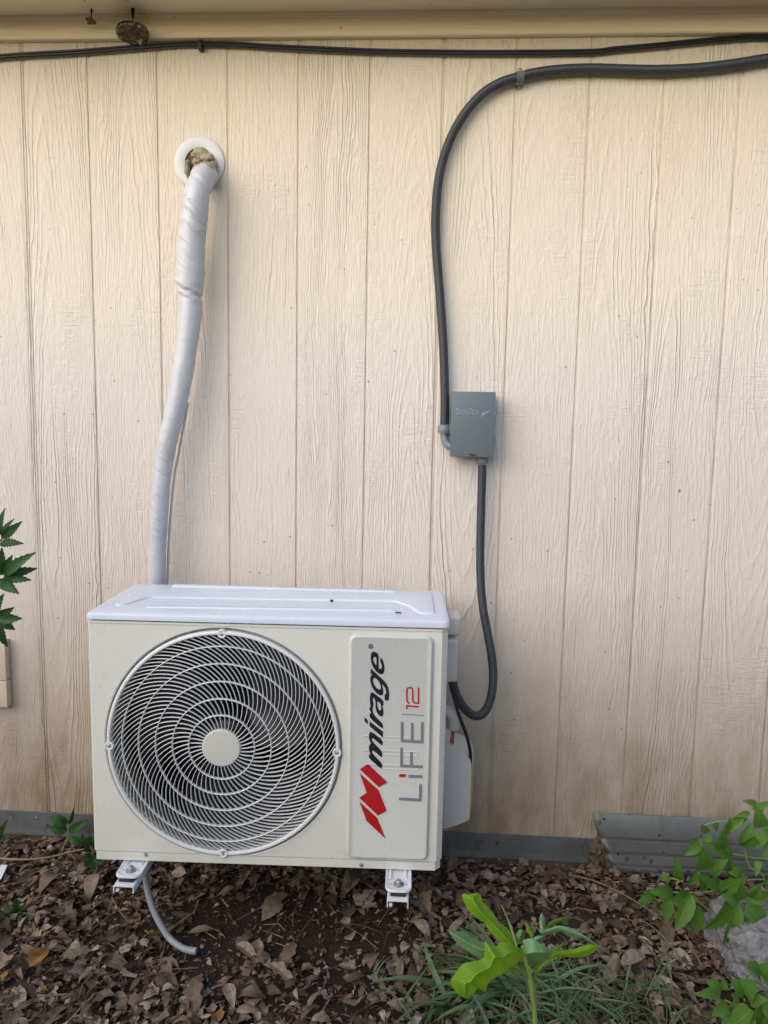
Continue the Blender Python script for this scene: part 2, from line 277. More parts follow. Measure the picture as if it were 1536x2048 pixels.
# ---------------------------------------------------------------- mesh builder
class MB:
    def __init__(s): s.v = []; s.f = []; s.a = []
    def add(s, vs, fs, at=None):
        o = len(s.v); s.v += [tuple(p) for p in vs]; s.f += [tuple(i+o for i in q) for q in fs]
        s.a += at if at else [(0.5, 0.5, 0.0)]*len(vs)
    def box(s, a, b, bev=0.0, seg=2):
        bm = bmesh.new(); bmesh.ops.create_cube(bm, size=1)
        for v in bm.verts: v.co = Vector(((a[i]+b[i])/2 + v.co[i]*(b[i]-a[i]) for i in range(3)))
        if bev: bmesh.ops.bevel(bm, geom=bm.edges[:], offset=bev, segments=seg, profile=0.6, affect='EDGES')
        s.bm(bm)
    def bm(s, bm, mat=None):
        if mat is not None: bmesh.ops.transform(bm, matrix=mat, verts=bm.verts)
        bm.verts.index_update(); s.add([v.co[:] for v in bm.verts], [[v.index for v in f.verts] for f in bm.faces]); bm.free()
    def tube(s, pts, r, n=10, cap=True, lv=0.5, flat=1.0):
        pts = [Vector(p) for p in pts]; m = len(pts); rs = r if isinstance(r, (list, tuple)) else [r]*m
        vs = []; at = []; T0 = None; U = None
        ln = [0.0]
        for i in range(1, m): ln.append(ln[-1]+(pts[i]-pts[i-1]).length)
        for i in range(m):
            T = (pts[min(i+1, m-1)]-pts[max(i-1, 0)]).normalized()
            if U is None:
                U = T.cross(Vector((0.13, 0.9, 0.41))).normalized()
            else:
                U = (U - T*U.dot(T)).normalized()
            V = T.cross(U)
            for k in range(n):
                a = 2*math.pi*k/n; vs.append(pts[i]+(U*math.cos(a)+V*math.sin(a)*flat)*rs[i]); at.append((ln[i], 0.6, lv))
        fs = [[i*n+k, i*n+(k+1) % n, (i+1)*n+(k+1) % n, (i+1)*n+k] for i in range(m-1) for k in range(n)]
        if cap: fs += [list(range(n))[::-1], [(m-1)*n+k for k in range(n)]]
        s.add(vs, fs, at)
    def prism(s, poly, hole=None, ax=None, org=(0, 0, 0), d=0.001):
        """flat shape with thickness: poly in 2D mapped through ax(u,v,w)"""
        bm = bmesh.new()
        def loop(pl): 
            vs = [bm.verts.new((p[0], p[1], 0)) for p in pl]
            return [bm.edges.new((vs[i], vs[(i+1) % len(vs)])) for i in range(len(vs))]
        es = loop(poly)
        if hole:
            for h in (hole if isinstance(hole[0][0], (tuple, list)) else [hole]): es += loop(h)
        bmesh.ops.triangle_fill(bm, edges=es, use_beauty=True)
        r = bmesh.ops.extrude_face_region(bm, geom=bm.faces[:])
        for e in r['geom']:
            if isinstance(e, bmesh.types.BMVert): e.co.z = d
        bmesh.ops.recalc_face_normals(bm, faces=bm.faces)
        if ax:
            for v in bm.verts: v.co = ax(v.co.x, v.co.y, v.co.z)
        s.bm(bm)
    def lathe(s, prof, n, org, axis=(0, 0, 1), caps=True):
        A = Vector(axis).normalized(); U = A.orthogonal().normalized(); V = A.cross(U); org = Vector(org)
        vs = [org+A*h+(U*math.cos(2*math.pi*k/n)+V*math.sin(2*math.pi*k/n))*r for r, h in prof for k in range(n)]
        m = len(prof); fs = [[i*n+k, i*n+(k+1) % n, (i+1)*n+(k+1) % n, (i+1)*n+k] for i in range(m-1) for k in range(n)]
        if caps: fs += [list(range(n))[::-1], [(m-1)*n+k for k in range(n)]]
        s.add(vs, fs)
    def leaf(s, base, tip, width, nrm, shape='ovate', seg=9, serr=0, fold=0.25, sag=0.12, lv=None, curl=0.0, petiole=None):
        base = Vector(base); tip = Vector(tip); nrm = Vector(nrm); lv = rnd.random() if lv is None else lv
        D = tip-base; L = D.length; dn = D.normalized(); S = nrm.cross(dn)
        if S.length < 1e-6: S = Vector((1, 0, 0)).cross(dn)
        S.normalize(); Nn = dn.cross(S).normalized()
        if serr: seg = serr*2
        vs = []; at = []
        for i in range(seg+1):
            t = i/seg
            if shape == 'ovate': wv = math.sin(math.pi*min(1, t)**0.72)**0.85 if 0 < t < 1 else 0
            elif shape == 'lance': wv = (math.sin(math.pi*t**0.9))**0.9 if 0 < t < 1 else 0
            elif shape == 'blade': wv = (1-t)**0.6*min(1, 0.4+t*6)
            elif shape == 'obov': wv = 0.20+0.8*math.sin(math.pi*min(1, t**1.45*0.98))**0.9 if t < 1 else 0.03
            else: wv = shape(t)
            if t == 0 and shape != 'blade': wv = 0.04
            if serr and 0 < t < 1: wv *= 1.0 if i % 2 else 0.80
            wv *= width/2
            c = base+dn*(L*t)+Nn*(math.sin(t*math.pi)*sag*L) - Nn*(curl*L*t*t)
            for q in (-1, -0.5, 0, 0.5, 1):
                p = c+S*(q*wv)+Nn*(fold*abs(q)*wv) + (dn*(-0.12*L/seg*2) if serr and i % 2 == 0 and abs(q) == 1 else Vector((0, 0, 0)))
                vs.append(p); at.append((t, q, lv))
        fs = [[i*5+k, i*5+k+1, (i+1)*5+k+1, (i+1)*5+k] for i in range(seg) for k in range(4)]
        s.add(vs, fs, at)
    def build(s, name, mat, parent=None, off=None, smooth=40):
        me = bpy.data.meshes.new(name); off = Vector(off) if off is not None else Vector((0, 0, 0))
        me.from_pydata([(p[0]-off.x, p[1]-off.y, p[2]-off.z) for p in s.v], [], s.f)
        for j, an in enumerate(('lt', 'ls', 'lv')):
            me.attributes.new(an, 'FLOAT', 'POINT').data.foreach_set('value', [q[j] for q in s.a])
        me.materials.append(MAT[mat] if isinstance(mat, str) else mat)
        if smooth:
            me.polygons.foreach_set('use_smooth', [True]*len(me.polygons)); me.set_sharp_from_angle(angle=R(smooth))
        me.update(); o = bpy.data.objects.new(name, me); COL.objects.link(o)
        if parent is not None: o.parent = parent
        elif off.length: o.location = off
        return o
def tag(o, label=None, cat=None, group=None, kind=None):
    for k, v in (('label', label), ('category', cat), ('group', group), ('kind', kind)):
        if v: o[k] = v
    return o
def thing(name, label, cat, loc=(0, 0, 0), rz=0, group=None):
    o = bpy.data.objects.new(name, None); COL.objects.link(o); o.location = loc; o.rotation_euler = (0, 0, rz); o.empty_display_size = 0.05
    return tag(o, label, cat, group)
def spline(pts, n=8):
    P = [Vector(p) for p in pts]; out = []
    for i in range(len(P)-1):
        a, b, c, d = P[max(i-1, 0)], P[i], P[i+1], P[min(i+2, len(P)-1)]
        for k in range(n):
            t = k/n
            out.append(0.5*((2*b)+(c-a)*t+(2*a-5*b+4*c-d)*t*t+(3*b-a-3*c+d)*t*t*t))
    return out+[P[-1]]
def lerpv(a, b, t): return Vector(a)*(1-t)+Vector(b)*t
def screw_mb(c, axis, r=0.0045, h=0.002):
    m = MB(); m.lathe([(r*1.5, 0), (r*1.5, h*0.3), (r, h*0.4), (r*0.92, h), (r*0.5, h*1.25), (r*0.45, h*0.8), (0.0003, h*0.75)], 14, c, axis); return m

# ================================================================= GROUND
def gh(x, y):
    return ZG + 0.012*mnoise.noise(Vector((x*2.1, y*2.1, 3.3))) + 0.006*mnoise.noise(Vector((x*7, y*7, 1.1))) - 0.010*sstep(0.0, 0.6, -y-0.1)*0.5
def ground():
    def axis(a, b, st, far):
        c = list(np.arange(a, b+1e-6, st)); g = []; d = st
        while True:
            d *= 1.6; g.append(d)
            if sum(g) > far: break
        lo = []; hi = []; q = 0
        for d in g: q += d; lo.append(a-q); hi.append(b+q)
        return lo[::-1]+[float(v) for v in c]+hi
    xs = axis(-1.6, 2.4, 0.035, 110); ys = axis(-2.4, 0.1, 0.035, 110)
    m = MB(); nx = len(xs)
    m.add([(x, y, gh(x, y) if abs(x) < 5 and abs(y) < 5 else ZG-0.01) for y in ys for x in xs],
          [[j*nx+i, j*nx+i+1, (j+1)*nx+i+1, (j+1)*nx+i] for j in range(len(ys)-1) for i in range(nx-1)])
    tag(m.build('ground', 'soil'), kind='structure')
ground()
def added_patio():  # unseen pale slab, added to bounce light up to the soffit
    m = MB(); m.box((-9, -3.1, ZG-0.05), (9, -1.02, ZG+0.012), 0.01)
    tag(m.build('added_patio', 'added_patio', smooth=30), kind='structure')
added_patio()

def added_hedge():  # unseen greenery, added behind the camera to darken the lower wall
    m = MB(); r2 = random.Random(3)
    for k in range(12000):
        x = r2.uniform(-14, 5); t = r2.random(); top = 1.45+0.15*mnoise.noise(Vector((x*1.3, 0, 0)))
        y = -3.5+r2.gauss(0, 0.28); z = ZG+top*(1-t**1.6); a = r2.uniform(0, 6.28); L = r2.uniform(0.10, 0.24)
        d = Vector((math.cos(a), math.sin(a), r2.uniform(-.6, .6)))*L
        m.leaf(Vector((x, y, z)), Vector((x, y, z))+d, L*0.62, (r2.gauss(0, .6), r2.gauss(0, .6), 1), 'ovate', 4, 0, 0.2, 0.1, r2.random())
    for k in range(31):
        x = -13.5+k*0.6; m.tube([(x, -3.5, ZG-0.02), (x+0.05, -3.45, 0.6), (x-0.05, -3.52, 1.1)], [0.03, 0.022, 0.01], 6)
    tag(m.build('added_hedge', 'serr', smooth=60), 'low green leaf screen added behind the camera to shade the lower wall', 'added_hedge', kind='stuff')
added_hedge()

# ================================================================= HOUSE WALL
house = thing('house_wall', 'cream painted house wall of grooved wood grain siding behind the air conditioner', 'wall', (0.5, 0, ZG))
HO = house.location
XL, XR = -3.2, 4.6
def siding():
    g, dp = 0.0085, 0.0020
    prof = [(XL, 0)]
    for i in range(-14, 29):
        x = GX0+i*GS + (0.007 if i == 0 else 0)
        if x < XL+0.02 or x > XR-0.02: continue
        gg = g*1.25 if i in (0, 6) else g
        prof += [(x-0.0008, 0), (x, dp), (x+gg-0.001, dp), (x+gg, 0)]
        if i in (0, 6): prof[-2:] = [(x+gg*0.45, dp), (x+gg*0.5, dp*1.8), (x+gg*0.68, dp*1.8), (x+gg*0.72, dp), (x+gg-0.001, dp), (x+gg, 0)]
    prof += [(XR, 0), (XR, 0.12), (XL, 0.12)]
    n = len(prof); z0, z1 = -0.11, 2.16; m = MB()
    m.add([(x, y, z) for z in (z0, z1) for x, y in prof], [[k, (k+1) % n, n+(k+1) % n, n+k] for k in range(n)] )
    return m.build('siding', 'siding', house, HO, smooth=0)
siding()
def extrude_x(prof, x0, x1, m=None):
    m = m or MB(); n = len(prof)
    m.add([(x, y, z) for x in (x0, x1) for y, z in prof], [[k, (k+1) % n, n+(k+1) % n, n+k] for k in range(n)]+[list(range(n))[::-1], [n+k for k in range(n)]])
    return m
ZS = ZTRIM+0.056
fz = [(-0.001, ZTRIM), (-0.015, ZTRIM), (-0.0175, ZTRIM+0.003), (-0.0175, ZTRIM+0.012), (-0.0170, ZTRIM+0.013), (-0.0178, ZTRIM+0.0145), (-0.0178, ZTRIM+0.026),
      (-0.0172, ZTRIM+0.0272), (-0.0180, ZTRIM+0.029), (-0.0180, ZTRIM+0.041), (-0.0174, ZTRIM+0.0422), (-0.0183, ZTRIM+0.044), (-0.0183, ZS-0.0005), (-0.001, ZS-0.0005)]
extrude_x(fz, XL, XR).build('frieze_board', 'trim', house, HO, smooth=20)
EAVE = 0.18
extrude_x([(-0.0, ZS), (-EAVE, ZS), (-EAVE, ZS+0.014), (-0.0, ZS+0.014)], XL, XR).build('soffit', 'soffit', house, HO, smooth=0)
extrude_x([(-EAVE-0.022, ZS-0.02), (-EAVE-0.001, ZS-0.02), (-EAVE-0.001, ZS+0.14), (-EAVE-0.022, ZS+0.14)], XL, XR).build('fascia_board', 'trim', house, HO, smooth=0)
# galvanised flashing along the foot of the wall
fx1 = aty(1192, 1690, -0.006).x
extrude_x([(-0.002, ZFL+0.001), (-0.0045, ZFL), (-0.0055, ZFL-0.045), (-0.0045, ZFL-0.060), (-0.0065, ZFL-0.067), (-0.006, ZFL-0.070), (-0.0035, ZFL-0.064), (-0.002, ZFL-0.064)], XL, fx1).build('flashing', 'flash', house, HO, smooth=30)
extrude_x([(-0.0022, ZFL-0.066), (-0.0032, ZFL-0.066), (-0.0032, ZG-0.06), (-0.0022, ZG-0.06)], XL, fx1+0.9).build('foundation_face', 'mud', house, HO, smooth=0)
for px, py in ((23, 1636), (73, 1636), (130, 1660)):
    p = aty(px, py, -0.0058); screw_mb(p, (0, -1, 0), 0.003, 0.0015).build('screw', 'screw', house, HO)

# rusty-grey metal sheet leaning on the wall at the right
def metal_sheet():
    p0 = aty(1181, 1625, -0.02)
    t = thing('metal_sheet', 'dented grey ribbed metal sheet standing against the foot of the wall at the right', 'metal sheet', (p0.x+0.5, -0.02, ZG))
    zt, zb = p0.z, aty(1230, 1742, -0.02).z
    zs = []
    H = zt-zb
    prof = [(0.0, 0.0), (0.012, -0.0015), (0.40, -0.0015), (0.415, 0.004), (0.45, 0.004), (0.465, -0.004), (0.64, -0.004), (0.66, 0.003), (0.70, 0.003), (0.715, -0.005), (0.84, -0.005), (0.86, 0.001), (0.89, 0.001), (0.905, -0.006), (1.0, -0.006)]
    m = MB(); NX = 70; vs = []; X1 = p0.x+1.5
    for j, (q, dy) in enumerate(prof):
        xl = p0.x + (0.004+0.020*min(q/0.42, 1) + (0.0 if q < 0.42 else 0.030*((q-0.42)/0.58)**0.6)) + 0.004*mnoise.noise(Vector((q*9, 0, 5)))
        for i in range(NX+1):
            x = xl+(X1-xl)*i/NX; z = zt-H*q
            vs.append((x, -0.020+dy*1.4+0.0035*mnoise.noise(Vector((x*7, 0.2, z*11)))+0.0015*mnoise.noise(Vector((x*22, 1.2, z*26))), z+0.0015*mnoise.noise(Vector((x*3, 4.1, q*2)))))
    n = NX+1
    m.add(vs, [[j*n+i, j*n+i+1, (j+1)*n+i+1, (j+1)*n+i] for j in range(len(prof)-1) for i in range(NX)])
    o = m.build('sheet', 'sheet', t, t.location, smooth=50)
    md = o.modifiers.new('thickness', 'SOLIDIFY'); md.thickness = 0.0012; md.offset = 1
    for px, py in ((1208, 1638), (1319, 1671), (1316, 1690), (1236, 1707)):
        q = aty(px, py, -0.024); screw_mb(q, (0, -1, 0), 0.0022, 0.001).build('nail_hole', 'dark', t, t.location)
metal_sheet()
def mud():
    p = aty(1195, 1705, -0.02); m = MB()
    for k in range(26):
        a = rnd.uniform(0, 6.28); q = Vector((p.x+rnd.uniform(-0.02, 0.024), -0.018-rnd.random()*0.016, p.z+rnd.uniform(-0.055, 0.038)))
        q2 = q+Vector((rnd.uniform(-0.018, 0.018), rnd.uniform(-0.008, 0.004), rnd.uniform(-0.03, 0.004)))
        m.leaf(q, q2, rnd.uniform(0.012, 0.028), (rnd.uniform(-.5, .5), -1, rnd.uniform(-.5, .5)), 'ovate', 5, 0, 0.5, 0.25)
    bm = bmesh.new(); bmesh.ops.create_icosphere(bm, subdivisions=3, radius=1)
    for v in bm.verts:
        k = 1+0.35*mnoise.noise(v.co*2.3); v.co = Vector((p.x+v.co.x*0.021*k, -0.016+v.co.y*0.012*k, p.z-0.002+v.co.z*0.040*k))
    m.bm(bm)
    tag(m.build('dirt_clump', 'mud', None, (p.x, -0.02, ZG)), 'brown clump of dried mud and dead leaf bits stuck where the two metal strips meet', 'dirt clump')
mud()
def utility_box():
    a = aty(9, 1290, -0.025); b = aty(7, 1415, -0.025)
    t = thing('utility_box', 'pinkish beige wall box cut by the left edge of the picture', 'box', (a.x-0.09, -0.03, b.z))
    s = aty(8, 1362, -0.025).z
    m = MB(); m.box((a.x-0.18, -0.024, s+0.001), (a.x, -0.0005, a.z+0.012), 0.003); m.build('lid', 'beige', t, t.location)
    m = MB(); m.box((a.x-0.18, -0.0255, b.z), (a.x+0.001, -0.0005, s-0.001), 0.003); m.build('body', 'beige', t, t.location)
utility_box()

# ================================================================= THINGS ON THE WALL
def pxs(lst, y): return [aty(p[0], p[1], (p[2] if len(p) > 2 else y)) for p in lst]
def black_cable():
    pts = spline(pxs([(-900, 190), (-300, 140), (0, 113), (150, 104), (300, 92), (352, 88), (400, 87), (480, 89), (560, 94), (740, 102), (900, 104.5), (1030, 105), (1180, 103), (1230, 98), (1300, 92), (1460, 76.5), (1536, 73), (1900, 70), (2700, 60)], -0.012), 10)
    m = MB(); up_ = Vector((0, 0, 0.0029))
    for k, o in enumerate((up_, -up_)):
        m.tube([p+o+Vector((0, 0.0012*mnoise.noise(Vector((p.x*6, k, 0))), 0)) for p in pts], 0.0034, 8)
    tag(m.build('coaxial_cable', 'black', None, (pts[0].x, -0.01, pts[0].z)), 'thin black twin cable running the length of the wall just under the eave', 'cable')
    p = aty(401, 90, -0.012)
    t = thing('cable_clip', 'small black nail clip holding the thin black cable under the eave', 'clip', (p.x, -0.001, p.z))
    m = MB(); m.box((p.x-0.005, -0.020, p.z-0.012), (p.x+0.006, -0.0005, p.z+0.009), 0.002); m.build('clip', 'black', t, t.location)
    screw_mb((p.x+0.0005, -0.020, p.z-0.006), (0, -1, 0), 0.0025, 0.002).build('nail', 'black', t, t.location)
black_cable()
CR = 0.0112
UPC = [(888.5, 855), (889.5, 820), (889, 760), (886.5, 690), (882, 620), (876.5, 550), (872, 490), (871, 440), (874, 385), (882, 335), (896, 290), (916, 248), (942, 211), (972, 182), (1005, 164), (1038, 154), (1075, 145), (1120, 139.5), (1180, 137), (1240, 138.5), (1300, 140), (1360, 138.5), (1420, 134), (1480, 126), (1536, 117), (1700, 95), (2200, 70), (2900, 60)]
def conduits():
    p = aty(889, 850, -0.028)
    pts = spline(pxs(UPC, -0.020), 14)
    m = MB(); m.tube(pts, CR, 16)
    tag(m.build('flexible_conduit', 'conduit', None, (p.x, -0.02, p.z)), 'long dark grey conduit looping from the grey box up to the right edge', 'conduit')
    # lower whip from the box to the air conditioner
    pts = [(964.5, 930, -0.034), (964, 960, -0.034), (962, 1030, -0.034), (960.5, 1100, -0.036), (961.5, 1160, -0.042), (966, 1215, -0.055), (975, 1265, -0.075), (983, 1310, -0.10), (986.5, 1350, -0.12), (983, 1390, -0.145), (971, 1421, -0.165), (953, 1432, -0.18), (934, 1422, -0.195), (918, 1400, -0.205), (908, 1376, -0.21), (903, 1350, -0.212), (900, 1330, -0.212)]
    pts = spline(pxs(pts, 0), 14); m = MB(); m.tube(pts, CR*0.97, 16)
    tag(m.build('flexible_conduit', 'conduit', None, pts[0]), 'short dark grey conduit hanging below the grey box and curling into the air conditioner', 'conduit')
conduits()
def strap():
    p = aty(1038.5, 157, -0.001); t = thing('conduit_strap', 'clear plastic two hole strap holding the dark conduit near the eave', 'strap', (p.x, -0.001, p.z))
    zt, zb = aty(1038, 137, -0.001).z, aty(1038, 180, -0.001).z; w2 = 0.0088
    c = aty(1038.5, 154.5, -0.02); prof = []
    prof.append((-0.001, zt)); prof.append((-0.001, c.z+CR*1.35))
    for k in range(13):
        a = math.pi*k/12; prof.append((-0.018-math.sin(a)*CR*1.18-0.001, c.z+math.cos(a)*CR*1.2))
    prof += [(-0.001, c.z-CR*1.35), (-0.001, zb)]
    n = len(prof); vs = []
    for th in (0.0, 0.002):
        for sx in (-w2, -w2*0.95, w2*0.95, w2):
            for i, (y, z) in enumerate(prof):
                k = 1.0 if 0 < i < n-1 else 0.55
                vs.append((p.x+sx*k, y-th, z))
    def ix(a, b, i): return (a*4+b)*n+i
    fs = [[ix(1, b, i), ix(1, b, i+1), ix(1, b+1, i+1), ix(1, b+1, i)] for b in range(3) for i in range(n-1)]
    fs += [[ix(0, b, i), ix(1, b, i), ix(1, b, i+1), ix(0, b, i+1)] for b in (0, 3) for i in range(n-1)]
    fs += [[ix(0, b, i), ix(1, b, i), ix(1, b+1, i), ix(0, b+1, i)] for b in range(3) for i in (0, n-1)]
    m = MB(); m.add(vs, fs); m.build('band', 'strap', t, t.location, smooth=60)
    for z in (zt-0.006, zb+0.006): screw_mb((p.x, -0.003, z), (0, -1, 0), 0.0024, 0.0014).build('screw', 'screw', t, t.location)
strap()
def text_mb(txt, size, ax, d, shear=0.0, offset=0.0, spacing=1.0):
    cu = bpy.data.curves.new('t', 'FONT'); cu.body = txt; cu.size = size; cu.shear = shear; cu.offset = offset; cu.space_character = spacing
    ob = bpy.data.objects.new('t', cu); COL.objects.link(ob); dg = bpy.context.evaluated_depsgraph_get(); dg.update()
    me = bpy.data.meshes.new_from_object(ob.evaluated_get(dg)); bpy.data.objects.remove(ob)
    bm = bmesh.new(); bm.from_mesh(me); wd = max((v.co.x for v in bm.verts), default=0)
    r = bmesh.ops.extrude_face_region(bm, geom=bm.faces[:])
    for e in r['geom']:
        if isinstance(e, bmesh.types.BMVert): e.co.z += d
    bmesh.ops.recalc_face_normals(bm, faces=bm.faces)
    for v in bm.verts: v.co = ax(*v.co)
    m = MB(); m.bm(bm); return m, wd
def disconnect():
    yf = -0.066
    tl, tr, br, bl = aty(903.5, 783, yf), aty(992, 783.5, yf), aty(987.5, 915, yf), aty(900.5, 913.5, yf)
    x0, x1, z0, z1 = (tl.x+bl.x)/2, (tr.x+br.x)/2, (bl.z+br.z)/2, (tl.z+tr.z)/2
    t = thing('disconnect_box', 'slate grey electrical disconnect box with embossed lettering on its front', 'electrical box', ((x0+x1)/2, -0.001, z0))
    L = t.location; sk = (tl.x-bl.x)/(z1-z0)
    def sh(o):
        for v in o.data.vertices: v.co.x += sk*(v.co.z-(z1-z0)/2)
    m = MB(); m.box((x0+0.003, yf+0.006, z0+0.003), (x1-0.003, -0.0005, z1-0.003), 0.002); sh(m.build('body', 'boxgrey', t, L))
    m = MB(); m.box((x0, yf, z0), (x1, yf+0.034, z1), 0.0016); lid = m.build('lid', 'boxgrey', t, L); sh(lid)
    # embossed words
    o = aty(911, 829, yf); sz = 0.0185; KX = 0.055/(sz*5.9)
    def ax0(s, dx, q=1.0): return lambda u, v, w: Vector((o.x+dx+u*KX, yf+0.0003-w, o.z+v))
    m = MB(); dx = 0
    for part, q in (('D', 1.25), ('IVERSI', 0.98), ('T', 1.25), ('ECH', 0.98)):
        mm, wd = text_mb(part, sz*q, ax0(1, dx), 0.0011, offset=0.0); m.add(mm.v, mm.f); dx += wd*KX+0.0006
    a, b_ = aty(957, 838, yf), aty(982, 821, yf)
    m.add([(a.x, yf+0.0004, a.z), (b_.x, yf+0.0004, b_.z), (b_.x-0.012, yf+0.0004, b_.z-0.0035), (a.x, yf-0.0012, a.z), (b_.x, yf-0.0012, b_.z), (b_.x-0.012, yf-0.0012, b_.z-0.0035)], [[0, 1, 2], [3, 5, 4], [0, 3, 4, 1], [1, 4, 5, 2], [2, 5, 3, 0]])
    a2, b2 = aty(962, 829, yf), aty(974, 817, yf)
    m.add([(a2.x, yf+0.0004, a2.z), (b2.x, yf+0.0004, b2.z), (a2.x+0.004, yf+0.0004, a2.z-0.001), (a2.x, yf-0.001, a2.z), (b2.x, yf-0.001, b2.z), (a2.x+0.004, yf-0.001, a2.z-0.001)], [[0, 1, 2], [3, 5, 4], [0, 3, 4, 1], [1, 4, 5, 2], [2, 5, 3, 0]])
    w_ = m.build('lettering', 'boxhighlight', t, L, smooth=0)
    # hasp at the bottom of the lid
    h = aty(943.5, 910, yf); m = MB(); m.box((h.x-0.013, yf-0.003, h.z-0.004), (h.x+0.013, yf+0.002, h.z+0.002), 0.0012)
    m.build('hasp', 'boxgrey', t, L); m = MB(); m.tube([(h.x-0.009, yf-0.004, h.z+0.002), (h.x, yf-0.0052, h.z+0.0005), (h.x+0.009, yf-0.004, h.z+0.0015)], 0.0011, 6); m.build('hasp_slot', 'dark', t, L)
    for zz in (0.80, 0.42):
        m = MB(); z = z0+(z1-z0)*zz; m.box((x0-0.003, yf+0.010, z-0.012), (x0+0.001, yf+0.030, z+0.012), 0.001); m.build('hinge_tab', 'boxgrey', t, L)
    # bottom connector
    p = aty(964.5, 917, -0.034); m = MB(); zc = z0+0.003
    m.lathe([(0.0165, 0), (0.0165, -0.004), (0.0150, -0.005), (0.0155, -0.017), (0.0145, -0.019), (0.012, -0.021)], 20, (p.x, -0.034, zc)); m.build('connector', 'fitting', t, L)
    # elbow on the left side
    e = aty(888.5, 862, -0.020); m = MB()
    m.lathe([(0.0125, 0.012), (0.0155, 0.010), (0.0165, 0.004), (0.0168, -0.004), (0.016, -0.006), (0.0142, -0.007), (0.0140, -0.010), (0.0115, -0.0105)], 24, (e.x, -0.022, e.z+0.004))
    m.build('gland_nut', 'fitting', t, L)
    q = [Vector((e.x, -0.022, e.z-0.004)), Vector((e.x+0.0005, -0.022, e.z-0.016)), Vector((e.x+0.004, -0.024, e.z-0.028)), Vector((e.x+0.011, -0.027, e.z-0.036)), Vector((e.x+0.021, -0.030, e.z-0.041)), Vector((x0+0.006, -0.032, e.z-0.042))]
    m = MB(); m.tube(spline(q, 5), 0.0098, 16); m.build('elbow', 'fitting', t, L)
disconnect()

